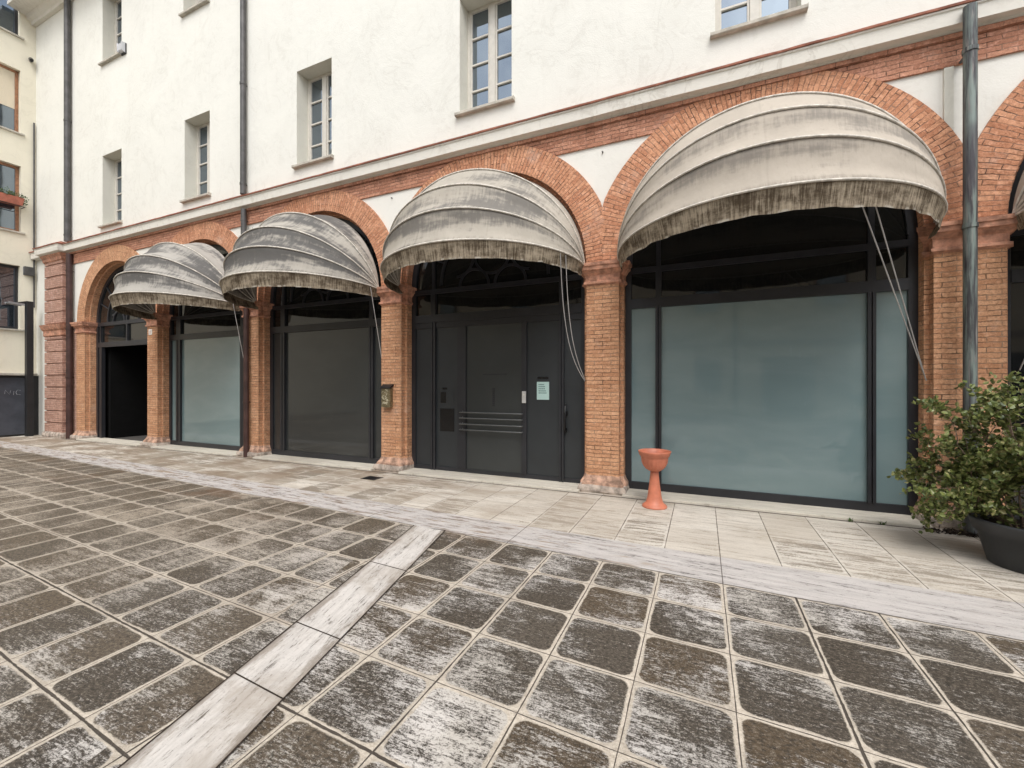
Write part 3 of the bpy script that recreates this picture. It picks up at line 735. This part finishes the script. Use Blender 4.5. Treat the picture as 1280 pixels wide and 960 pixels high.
        q = MB(); q.tube([(-1.985,YG-.03,1.27), (-1.985,YG-.075,1.24), (-1.985,YG-.075,.88), (-1.985,YG-.03,.85)], .014, 8); q.box(-2.0,-1.955,YG-.05,YG-.01,1.10,1.17); q.box(-2.0,-1.965,YG-.05,YG-.01,.84,.90)
        q.build('door_handle', 'rubber_black', sf)

# ------------------------------------------------------------------ awnings
def awning(i, mat, label, drop=.25, anchor=None, phis=(4, 29, 52, 69, 86)):
    b = BAYS[i]; c, r = b['c'], b['h']-.015; zs = ZS-.02; yh = D-.045
    root = thing('dome_awning', (c, yh, zs), label, 'awning', 'dome awnings over the shop arches')
    na, nf = 72, 8
    def hoop(phi, t, f=0., sag=0.):
        rr = r*(1-sag); s_ = math.sin(t); cphi, sphi = math.cos(R(phi)), math.sin(R(phi))
        return Vector((c+r*math.cos(t), yh-.90*rr*s_*sphi, zs+.95*rr*s_*cphi))
    P, U = [], []
    for k in range(len(phis)-1):
        for j in range(nf+(1 if k == len(phis)-2 else 0)):
            f = j/nf; phi = phis[k]+(phis[k+1]-phis[k])*f; row, ur = [], []
            for a in range(na+1):
                t_ = PI*a/na; s_ = math.sin(t_)
                sag = (.046*math.sin(PI*f)+.002)*s_**.5
                p = hoop(phi, t_, f, sag)
                d = mnoise.noise(Vector((a*.16+i*7, k*3+f*1.2, i)))*.016*s_ + math.sin(f*4*PI+k*1.7+i)*.030*s_*(1-s_) + math.sin(f*9*PI+k)*.010*s_*(1-s_)
                p += Vector((0, -math.sin(R(phi)), math.cos(R(phi))))*d*math.sin(PI*f)**.6
                row.append(p); ur.append((r*t_+i*3.3, k+f*.999))
            P.append(row); U.append(ur)
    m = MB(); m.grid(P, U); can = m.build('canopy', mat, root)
    # hanging valance
    P, U = [], []
    for j in range(6):
        f = j/5; row, ur = [], []
        for a in range(na*2+1):
            t_ = PI*a/(na*2); s_ = math.sin(t_)
            p = hoop(phis[-1], t_, 0, .002)
            hem = mnoise.noise(Vector((a*.12, i*5, 0)))*.014 + mnoise.noise(Vector((a*.5, i*3, 4)))*.004
            dd = drop*(.60+.40*s_**.7)+hem
            rad = Vector((math.cos(t_), -s_, 0))
            p += Vector((0,0,-1))*dd*f + rad*(-.05*f + .006*math.sin(a*.8+i)*f + mnoise.noise(Vector((a*.2, 9, i)))*.02*f)
            row.append(p); ur.append((r*t_+i*2.1, f))
        P.append(row); U.append(ur)
    m = MB(); m.grid(P, U); m.build('valance', 'valance_mould', root)
    for k, phi in enumerate(phis[1:]):
        m = MB(); m.tube([hoop(phi, PI*a/60)+Vector((0, -math.sin(R(phi))*.004, .005)) for a in range(61)], .0125, 6); m.build('hoop', 'hoop_fabric', root)
    for s_ in (-1, 1):                                        # hinge brackets on the capital
        m = MB(); m.box(c+s_*r-.02, c+s_*r+.02, yh-.03, D+.02, zs-.05, zs+.03); m.tube([(c+s_*r-.04, yh, zs), (c+s_*r+.04, yh, zs)], .018, 8); m.build('hinge', 'led_grey', root)
    for (al, an, slack) in anchor or ():
        p0 = hoop(phis[-1], R(al), 0, .01)-Vector((0,0,.02)); p1 = Vector(an); pts = []
        for k in range(17):
            f = k/16; q = p0.lerp(p1, f); q.z -= slack*math.sin(PI*f)*(.5+f*.5); q.x -= slack*.35*math.sin(PI*f); pts.append(q)
        m = MB(); m.tube(pts, .006, 6); m.build('pull_cord', 'cable_grey', root)
    return root
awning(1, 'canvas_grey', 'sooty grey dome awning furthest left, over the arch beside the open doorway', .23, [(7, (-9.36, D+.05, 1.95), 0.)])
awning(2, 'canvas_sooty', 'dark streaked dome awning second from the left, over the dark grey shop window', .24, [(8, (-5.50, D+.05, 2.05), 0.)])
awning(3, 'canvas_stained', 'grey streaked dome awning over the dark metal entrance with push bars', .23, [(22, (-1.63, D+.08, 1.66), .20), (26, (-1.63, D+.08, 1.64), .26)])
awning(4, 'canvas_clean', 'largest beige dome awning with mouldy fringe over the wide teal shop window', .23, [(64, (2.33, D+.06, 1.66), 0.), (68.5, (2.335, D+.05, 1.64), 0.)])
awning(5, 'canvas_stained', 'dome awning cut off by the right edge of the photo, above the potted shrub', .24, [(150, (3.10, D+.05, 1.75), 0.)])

# ------------------------------------------------------------------ downpipes, lamps, small fixtures
def downpipe(x, y, z0, z1, r, mat, label, coll, breaks=()):
    root = thing('downpipe', (x, y, z0), label, 'downpipe', 'downpipes on the arcade building')
    m = MB(); m.tube([(x, y, z0+(z1-z0)*k/14) for k in range(15)], r, 16); m.build('pipe', mat, root)
    for zc in coll:
        m = MB(); m.tube([(x, y, zc-.022), (x, y, zc+.022)], r+.008, 16); m.box(x-.012, x+.012, y, D+.02, zc-.01, zc+.01); m.build('clamp', mat, root)
    return root
downpipe(2.605, D-.19, .02, 5.62, .056, 'copper_pipe', 'green weathered copper downpipe on the double brick pier at right', (.9, 3.28, 5.15))
downpipe(-9.13, D-.09, .0, 3.25, .055, 'pipe_brown', 'dark brown downpipe standing against the front of a brick pier between two awnings', (1.2, 2.4))
downpipe(-9.24, D-.085, 5.77, 12.9, .060, 'pipe_grey', 'dark grey downpipe on white wall between the window columns', (6.0, 8.2, 10.6))
downpipe(-9.22, D-.085, 4.25, 5.44, .058, 'pipe_grey', 'short piece of dark pipe just below the cornice, above the second awning', (5.2,))
downpipe(-17.0, D-.095, 5.77, 12.9, .075, 'pipe_grey', 'dark grey downpipe on white wall nearest the inner corner of the courtyard', (5.95, 9.3))
downpipe(-16.92, D-.08, .0, 5.40, .075, 'pipe_brown', 'brown downpipe beside the rusticated brick corner pier', (1.8, 3.2, 4.9))

def mailbox():
    x0, x1, y0, z0, z1 = -5.40, -5.20, D-.09, 1.17, 1.52
    root = thing('mailbox', ((x0+x1)/2, D, z0), 'small ornate brass mailbox fixed to a brick pier', 'mailbox')
    m = MB(); m.box(x0, x1, y0, D-.002, z0, z1); m.build('box', 'brass_old', root, bevel=.012)
    m = MB(); m.prism_x([(D-.002,z1+.05), (y0-.02,z1-.005), (y0-.02,z1+.02), (D-.002,z1+.075)], x0-.015, x1+.015); m.build('lid', 'black_metal', root, bevel=.004)
    m = MB()
    for k in range(26):
        px, pz = random.uniform(x0+.03, x1-.03), random.uniform(z0+.05, z1-.03); a = random.uniform(0, PI)
        dx, dz = math.cos(a)*.02, math.sin(a)*.02
        m.tube([(px-dx, y0-.003, pz-dz), (px, y0-.009, pz+.006), (px+dx, y0-.003, pz+dz)], .007, 6)
    m.box(x0+.04, x1-.05, y0-.008, y0, z0+.075, z0+.10); m.build('relief', 'brass_pale', root)
mailbox()
def notice():
    x0, x1, z0, z1, y = -2.475, -2.265, 1.345, 1.635, YG-.02
    m = MB(); m.box(x0, x1, y-.003, y+.002, z0, z1); o = m.build('paper_notice', 'notice_paper')
    tag(o, 'pale green paper notice taped on the dark entrance panel', 'notice')
    m = MB()
    for k, w in enumerate((.10, .115, .11, .125, .14)):
        zz = z1-.045-k*.034; xx = x0+.03
        while xx < x0+.03+w:
            e = random.uniform(.012, .03); m.box(xx, min(xx+e, x0+.03+w), y-.0045, y-.003, zz-.006, zz+.006); xx += e+.005
    m.build('print_lines', 'notice_ink', o)
notice()
m = MB(); m.box(-2.725, -2.655, YG-.062, YG-.041, 1.285, 1.48); o = m.build('door_intercom', 'keypad_grey', bevel=.005); tag(o, 'small light grey intercom on the frame beside the entrance door', 'intercom')
m = MB(); m.tube([(-2.69,YG-.062,1.425), (-2.69,YG-.067,1.425)], .016, 12); m.build('button', 'tag_white', o)
m = MB(); m.box(-13.02, -12.88, D-.012, D-.001, 2.86, 3.0); o = m.build('house_number', 'tag_white', bevel=.004); tag(o, 'small white house number tile high on the brick pier by the open doorway', 'house number')
m = MB(); m.box(-12.975, -12.925, D-.0145, D-.012, 2.90, 2.915); m.box(-12.96, -12.945, D-.014, D-.012, 2.90, 2.965); m.box(-12.975, -12.93, D-.0145, D-.012, 2.95, 2.965); m.build('numeral', 'tag_red', o)

def wall_lamp(p, d, label):
    x, y, z = p; root = thing('wall_lamp', p, label, 'wall lamp')
    if d == 'x':
        m = MB(); m.box(x, x+.05, y-.10, y+.10, z, z+.26); m.build('lamp_back', 'led_grey', root, bevel=.01)
        m = MB(); m.prism_x([(y-.085,z+.02), (y+.085,z+.02), (y+.085,z+.24), (y-.085,z+.24)], x+.05, x+.13); m.build('lamp_cover', 'pipe_grey', root, bevel=.02)
    else:
        m = MB(); m.box(x-.11, x+.11, y-.03, y, z, z+.28); m.build('lamp_back', 'black_metal', root, bevel=.01)
        m = MB(); m.prism_x([(y-.03,z+.03), (y-.10,z+.06), (y-.11,z+.25), (y-.03,z+.27)], x-.10, x+.10); m.build('lamp_cover', 'lamp_glass', root, bevel=.015)
    return root
wall_lamp((-14.17, D, 10.42), 'y', 'square grey bulkhead lamp on white wall beside a high window sill')
wall_lamp((-19.25, 6.16, 4.98), 'x', 'grey box lamp on the cream side wall above the street lamp')
m = MB(); m.tube([(-19.25,6.24,11.74), (-19.15,6.21,11.72), (-19.02,6.18,11.64)], lambda i: (.05,.06,.04)[i], 10); o = m.build('wall_sensor', 'black_metal'); tag(o, 'small dark sensor high in the cream wall corner', 'sensor')
m = MB(); m.tube([(-19.20,6.29,4.0), (-19.20,6.29,7.0), (-19.20,6.29,9.8)], .022, 8); o = m.build('cable_conduit', 'pipe_grey'); tag(o, 'thin grey conduit running down the inner corner of the walls', 'conduit')

# ------------------------------------------------------------------ side building on the left
XL = -19.25
sb = thing('side_building', (XL, 2, 0), 'cream side building with wood framed windows closing the courtyard on the left', 'building')
LW = [(1.95, 6.02, 3.28, 5.24, 'g'), (4.55, 6.02, 6.28, 8.32, 'w'), (4.55, 6.01, 9.33, 11.27, 'w'), (4.55, 6.0, 12.30, 14.2, 'g')]
LW[0] = (4.45, 6.0, 3.28, 5.24, 'g')
ys = sorted({-14., D+.02} | {w[0] for w in LW} | {w[1] for w in LW}); zz = sorted({0., 15.} | {w[2] for w in LW} | {w[3] for w in LW})
m = MB()
for a, b in zip(ys, ys[1:]):
    for e, f in zip(zz, zz[1:]):
        if any(w[0] <= (a+b)/2 <= w[1] and w[2] <= (e+f)/2 <= w[3] for w in LW): continue
        m.face([(XL,a,e), (XL,b,e), (XL,b,f), (XL,a,f)])
for y0, y1, z0, z1, _ in LW:
    xi = XL-.2
    m.face([(XL,y1,z0), (xi,y1,z0), (xi,y1,z1), (XL,y1,z1)]); m.face([(xi,y0,z0), (XL,y0,z0), (XL,y0,z1), (xi,y0,z1)])
    m.face([(XL,y0,z1), (XL,y1,z1), (xi,y1,z1), (xi,y0,z1)])
m.build('wall', 'cream_plaster', sb)
for y0, y1, z0, z1, k in LW:
    m = MB(); xi, xo = XL-.20, XL-.13; e = .075
    m.box(xi, xo, y0, y0+e, z0, z1); m.box(xi, xo, y1-e, y1, z0, z1); m.box(xi, xo-.002, y0+e, y1-e, z1-e, z1); m.box(xi, xo-.002, y0+e, y1-e, z0, z0+e)
    mid = (y0+y1)/2; m.box(xi, xo-.004, mid-.05, mid+.05, z0+e, z1-e)
    w = m.build('window', 'wood_frame' if k == 'w' else 'anthracite_metal', sb, bevel=.006)
    m = MB(); m.face([(XL-.17,y0,z0), (XL-.17,y1,z0), (XL-.17,y1,z1), (XL-.17,y0,z1)]); m.build('pane', 'window_glass', w)
    m = MB(); m.box(XL-.2, XL+.06, y0-.08, y1+.08, z0-.05, z0); m.build('sill', 'sill_stone', w, bevel=.005)
    if abs(z0-9.33) < .01:
        m = MB(); m.box(XL-.165, XL-.155, y0+e, y1-e, z0+.75, z1-e); m.build('blind', 'ochre_plaster', w)
# planter box hanging in the second window, with its greenery
root = thing('flower_box', (XL, 5.4, 7.0), 'red terracotta flower box with trailing greenery at a window of the side building', 'flower box')
m = MB(); m.prism_x([(4.75,7.06), (5.98,7.06), (6.02,7.28), (4.72,7.28)], XL+.02, XL+.22); m.build('trough', 'flower_pot', root, bevel=.01)
m = MB(); m.tube([(XL-.05,4.6,7.02), (XL+.23,4.6,7.02), (XL+.23,6.03,7.02), (XL-.05,6.03,7.02)], .012, 6); m.build('bracket', 'black_metal', root)
def leafquad(m, p, n, L, W, roll):
    n = n.normalized(); a = n.cross(Vector((0,0,1)))
    a = a.normalized() if a.length > 1e-3 else Vector((1,0,0)); b = n.cross(a); s_ = (a*math.cos(roll)+b*math.sin(roll))*W
    up = n.cross(s_).normalized()*W*.30
    e1, e2 = p+n*L*.22+s_*.75+up*.8, p+n*L*.62+s_*.95+up; g1, g2 = p+n*L*.22-s_*.75+up*.8, p+n*L*.62-s_*.95+up
    m.face([p, e1, e2, p+n*L]); m.face([p, p+n*L, g2, g1])
m = MB()
for k in range(420):
    yy = random.uniform(4.7, 6.12); p = Vector((XL+.12+random.gauss(0,.07), yy, 7.28+abs(random.gauss(0,.09))-(.22*random.random() if yy > 5.95 else 0)))
    leafquad(m, p, Vector((random.gauss(0,1), random.gauss(0,1), random.gauss(.3,.8))), random.uniform(.04,.08), .018, random.uniform(0,6))
m.build('greenery', 'flower_leaf', root)

# metal gate at the foot of the side wall
gt = thing('metal_gate', (XL+.04, 5.0, 0), 'dark grey metal gate with chalk scribble under the cream wall', 'gate')
m = MB(); m.box(XL+.01, XL+.07, 3.6, 6.12, .06, 1.80); m.build('gate_panel', 'gate_paint', gt)
m = MB(); m.box(XL+.005, XL+.11, 6.12, 6.22, .0, 1.84); m.box(XL+.005, XL+.11, 3.5, 3.6, 0, 1.84); m.box(XL+.007, XL+.10, 3.6, 6.12, 1.80, 1.84); m.box(XL+.007, XL+.06, 3.6, 6.12, 0, .06)
m.build('gate_frame', 'black_metal', gt)
m = MB(); m.box(XL+.003, XL+.20, 3.4, 6.32, 1.86, 1.93); m.build('gate_cap', 'sill_stone', gt, bevel=.008)
m = MB(); GX = XL+.075
def gstroke(pts): m.tube([(GX, y, z) for y, z in pts], .006, 5)
gstroke([(5.66,1.30), (5.67,1.42), (5.76,1.28), (5.78,1.40)]); gstroke([(5.84,1.27), (5.85,1.38)]); gstroke([(5.99,1.40), (5.93,1.42), (5.89,1.35), (5.91,1.28), (5.99,1.27)])
m.build('chalk_scribble', 'chalk', gt)
m = MB(); m.box(XL+.002, XL+.16, 6.23, D-.005, 0, 1.85); m.build('gate_post', 'black_metal', gt)

# street lamp
px, py = -18.82, 6.06
sl = thing('street_lamp', (px, py, 0), 'black square street lamp with flat lamp head beside the grey gate', 'street lamp')
m = MB(); m.box(px-.075, px+.075, py-.075, py+.075, 0, 4.12); m.build('post', 'black_metal', sl, bevel=.008)
m = MB(); m.prism_x([(py-.07,4.04), (py-.07,4.12), (py-.24,4.06), (py-.24,4.0)], px-.045, px+.045); m.build('arm', 'black_metal', sl)
m = MB(); m.prism_x([(py-.14,3.97), (py-.14,4.01), (py-.46,4.03), (py-.46,3.995)], px-.12, px+.12); m.build('lamp_head', 'led_grey', sl, bevel=.01)

# ------------------------------------------------------------------ things on the ground
ux, uy = -.57, 5.87
up = thing('pedestal_planter', (ux, uy, 0), 'empty terracotta coloured goblet planter on a tall flared foot', 'planter')
m = MB(); m.lathe(ux, uy, [(.0,.004), (.155,.004), (.158,.012), (.150,.03), (.128,.045), (.105,.07), (.088,.14), (.066,.30), (.052,.44), (.050,.475), (.0,.476)], 40, cap=False); m.build('foot', 'terracotta_plastic', up)
m = MB(); n = 72; rows = []
prof = [(.052,.468), (.075,.476), (.110,.50), (.140,.535), (.160,.58), (.168,.63), (.172,.66), (.185,.668), (.200,.712), (.206,.728), (.200,.733), (.192,.722), (.165,.66), (.15,.56), (.0,.52)]
for r_, z_ in prof:
    row = []
    for k in range(n):
        a = 2*PI*k/n; flute = 1
        if .49 < z_ < .615 and r_ > .1 and (z_ > .5): flute = 1-.085*max(0, math.cos(a*18))*min(1, (z_-.49)/.05)
        row.append((ux+r_*flute*math.cos(a), uy+r_*flute*math.sin(a), z_))
    rows.append(row)
m.grid(rows, close=True); m.build('bowl', 'terracotta_plastic', up)

kx, ky = 2.63, 5.25
m = MB(); m.lathe(kx, ky, [(.265,.0), (.275,.01), (.345,.285), (.372,.29), (.392,.38), (.398,.40), (.385,.405), (.372,.395), (.36,.34), (.0,.33)], 56)
o = m.build('plant_pot', 'pot_plastic', origin=(kx, ky, 0)); tag(o, 'large round dark grey plastic pot holding a shrub at right', 'plant pot')
m = MB(); m.lathe(kx, ky, [(.355,.335), (.18,.355), (.0,.36)], 30, cap=False); m.build('soil', 'soil', o)
# shrub
sh = thing('leafy_shrub', (kx, ky, .35), 'bushy green shrub with bare twigs leaning out of a dark grey pot', 'shrub')

rng = random.Random(33)
stems, leaves = MB(), MB()
def rv(s_=1.): return Vector((rng.gauss(0,s_), rng.gauss(0,s_), rng.gauss(0,s_)))
def spray(p, d, L, n, size):
    pts = [p.copy()]; q = p.copy(); dd = d.normalized()
    for k in range(n):
        dd = (dd + rv(.20) + Vector((0,0,-.03))).normalized(); q = q + dd*L/n; pts.append(q.copy())
        for s_ in range(rng.choice((4,4,5,6))):
            ld = (dd*.3 + rv(.8) + Vector((0,-.1,.25))).normalized()
            leafquad(leaves, q+rv(.018), ld, rng.uniform(.030,.056)*size, rng.uniform(.014,.023)*size, rng.uniform(0,6.28))
    stems.tube(pts, lambda i: .0035*(1-i/(len(pts)+2)), 4, caps=False)
def limb(p, d, L, n, r0, depth):
    pts = [p.copy()]; q = p.copy(); dd = d.normalized()
    for k in range(n):
        dd = (dd + rv(.14) + Vector((0,0,-.012))).normalized(); q = q+dd*L/n; pts.append(q.copy()); f = (k+1)/n
        if depth and f > .32 and rng.random() < .80:
            limb(q, (dd*.6+rv(.75)+Vector((0,0,.1))), L*rng.uniform(.30,.58), max(3, n//2), r0*.5, depth-1)
        if f > .40 and rng.random() < .70: spray(q, dd*.4+rv(.9), rng.uniform(.10,.24), 5, 1)
    spray(q, dd, rng.uniform(.10,.22), 5, 1)
    stems.tube(pts, lambda i: r0*(1-.7*i/len(pts)), 5, caps=False)
for k in range(11):
    a = rng.uniform(0, 2*PI); base_ = Vector((kx+.05+math.cos(a)*rng.uniform(0,.2), ky+math.sin(a)*rng.uniform(0,.2), .34))
    tilt = rng.uniform(.15, .75)
    limb(base_, Vector((math.cos(a)*tilt, math.sin(a)*tilt*.8, 1)), rng.uniform(.7,1.1), 9, .009, 1)
for (dx, dy, dz, L) in ((-.9,-.1,1.0,.58), (-.9,.1,1.2,.66), (-.9,-.2,.8,.50), (-.7,0,1.4,.80), (-1.1,-.1,1.0,.55), (-.4,.1,1.6,.95), (-.2,-.1,1.5,1.02), (.1,0,1.5,1.08), (-1.1,.0,.85,.52)):
    limb(Vector((kx-.05+rng.uniform(-.1,.1), ky+rng.uniform(-.1,.1), .34)), Vector((dx,dy,dz)), L, 9, .009, 1)
for k in range(2):                                              # a few low sprays over the rim
    a = PI+rng.uniform(-.9, .9); limb(Vector((kx+.2*math.cos(a), ky+.2*math.sin(a), .38)), Vector((math.cos(a), math.sin(a), .75)), .24, 4, .004, 0)
stems.build('stems', 'bark', sh); leaves.build('foliage', 'shrub_leaf', sh)

# drain, weeds, litter
dr = thing('drain_grate', (-5.12, 5.71, 0), 'small square black drain grate in the pale paving', 'drain')
m = MB(); m.box(-5.25, -4.99, 5.60, 5.82, .0, .0075); m.build('drain_pit', 'rubber_black', dr)
m = MB()
for k in range(7): m.box(-5.25+k*.04, -5.235+k*.04, 5.595, 5.825, .001, .010)
m.box(-5.262, -5.25, 5.59, 5.83, .001, .011); m.box(-4.99, -4.978, 5.59, 5.83, .001, .011); m.build('drain_bars', 'black_metal', dr)
for (x, y, lab) in ((1.57, 6.13, 'tiny weed in the joint before the wide teal shopfront, nearer the urn'), (1.86, 6.15, 'tiny weed in the joint before the wide teal shopfront, nearer the shrub')):
    m = MB()
    for k in range(9):
        a = rng.uniform(0, 6.28); leafquad(m, Vector((x+rng.gauss(0,.015), y, .005)), Vector((math.cos(a)*.6, math.sin(a)*.6, 1)), rng.uniform(.03,.07), .007, a)
    tag(m.build('weed', 'green_weed'), lab, 'weed', 'weeds along the threshold')
m = MB()
for k in range(220):
    x = 2.22+rng.random()**.7*.42; y = 6.12+rng.gauss(0,.035)-.02
    leafquad(m, Vector((x, y, .008+rng.random()*.025)), rv(1.), rng.uniform(.02,.05), .012, rng.uniform(0,6))
o = m.build('leaf_litter', 'litter'); o['kind'] = 'stuff'; tag(o, 'dark dead leaves gathered at the foot of the right pier', 'leaf litter')

# ------------------------------------------------------------------ facade across the courtyard (mirrored in the shop glass)
ob = thing('opposite_building', (0, -11, 0), 'plain pale building across the courtyard, seen only mirrored in the shop glass', 'building')
m = MB(); m.box(-19.2, 22, -16, -11, 0, 9.0); m.build('wall', 'ochre_plaster', ob)
m = MB(); m.box(-19.2, 22, -16, -10.5, 9.0, 9.2); m.build('roof', 'roof_tile', ob)
for k in range(4):
    x0 = -13.5+k*8.1
    m = MB(); m.box(x0, x0+2.1, -11.0, -10.95, 0, 2.9); m.build('gate', 'gate_paint', ob)
    m = MB(); m.tube([(x0-1.2, -10.9, 0), (x0-1.2, -10.9, 9)], .07, 8); m.build('pipe', 'pipe_brown', ob)
m = MB(); m.box(-19.2, 22, -11.0, -10.93, 3.5, 3.75); m.build('string_course', 'base_stone', ob)
for k in range(7):
    for z0 in (1.1, 5.2):
        x0 = -16+k*5.2
        m = MB(); m.box(x0, x0+1.3, -11.0, -10.96, z0, z0+1.9); w = m.build('window', 'wood_frame', ob)
        m = MB(); m.box(x0+.08, x0+1.22, -10.97, -10.945, z0+.08, z0+1.82); m.build('pane', 'window_glass', w)

# ------------------------------------------------------------------ light, sky, camera
world = bpy.data.worlds.new('World'); scene.world = world; world.use_nodes = True
nt = world.node_tree; bg = nt.nodes['Background']
sky = nt.nodes.new('ShaderNodeTexSky'); sky.sky_type = 'NISHITA'; sky.sun_disc = False
SUN_EL, SUN_AZ = 58, 152          # azimuth clockwise from +Y
sky.sun_elevation = R(SUN_EL); sky.sun_rotation = R(SUN_AZ); sky.air_density = 1.0; sky.dust_density = 3.0; sky.ozone_density = 1.0
hs = nt.nodes.new('ShaderNodeHueSaturation'); hs.inputs['Saturation'].default_value = .70
nt.links.new(sky.outputs[0], hs.inputs['Color'])
# broken cloud cover over the Nishita sky
cl = nt.nodes.new('ShaderNodeHueSaturation'); cl.inputs['Saturation'].default_value = .12; cl.inputs['Value'].default_value = 1.45; nt.links.new(sky.outputs[0], cl.inputs['Color'])
tc = nt.nodes.new('ShaderNodeTexCoord'); cn = nt.nodes.new('ShaderNodeTexNoise'); cn.inputs['Scale'].default_value = 3.2; cn.inputs['Detail'].default_value = 6; cn.inputs['Roughness'].default_value = .6; cn.inputs['Distortion'].default_value = .4
nt.links.new(tc.outputs['Generated'], cn.inputs['Vector'])
mr = nt.nodes.new('ShaderNodeMapRange'); mr.inputs[1].default_value = .36; mr.inputs[2].default_value = .58; mr.clamp = True; nt.links.new(cn.outputs['Fac'], mr.inputs[0])
mx = nt.nodes.new('ShaderNodeMix'); mx.data_type = 'RGBA'; nt.links.new(mr.outputs[0], mx.inputs[0]); nt.links.new(hs.outputs[0], mx.inputs[6]); nt.links.new(cl.outputs[0], mx.inputs[7])
nt.links.new(mx.outputs[2], bg.inputs['Color']); bg.inputs['Strength'].default_value = .15
sd = bpy.data.lights.new('sun', 'SUN'); sd.energy = 1.2; sd.angle = R(30); sd.color = (1, .975, .94)
so = bpy.data.objects.new('sun', sd); C.objects.link(so)
az = R(SUN_AZ); el = R(SUN_EL)
so.rotation_euler = Vector((math.sin(az)*math.cos(el), math.cos(az)*math.cos(el), math.sin(el))).to_track_quat('Z', 'Y').to_euler()
so.location = (0, -5, 20)

cam = bpy.data.cameras.new('camera'); co = bpy.data.objects.new('camera', cam); C.objects.link(co)
cam.sensor_width = 36; cam.lens = 36*538/1280; cam.clip_end = 400; cam.clip_start = .05
co.location = (0, 0, 1.6); co.rotation_euler = (R(90), 0, math.atan(538/1216))
scene.camera = co
vs = scene.view_settings; vs.view_transform = 'Standard'; vs.look = 'None'; vs.gamma = 1; vs.use_curve_mapping = False; vs.exposure = .52
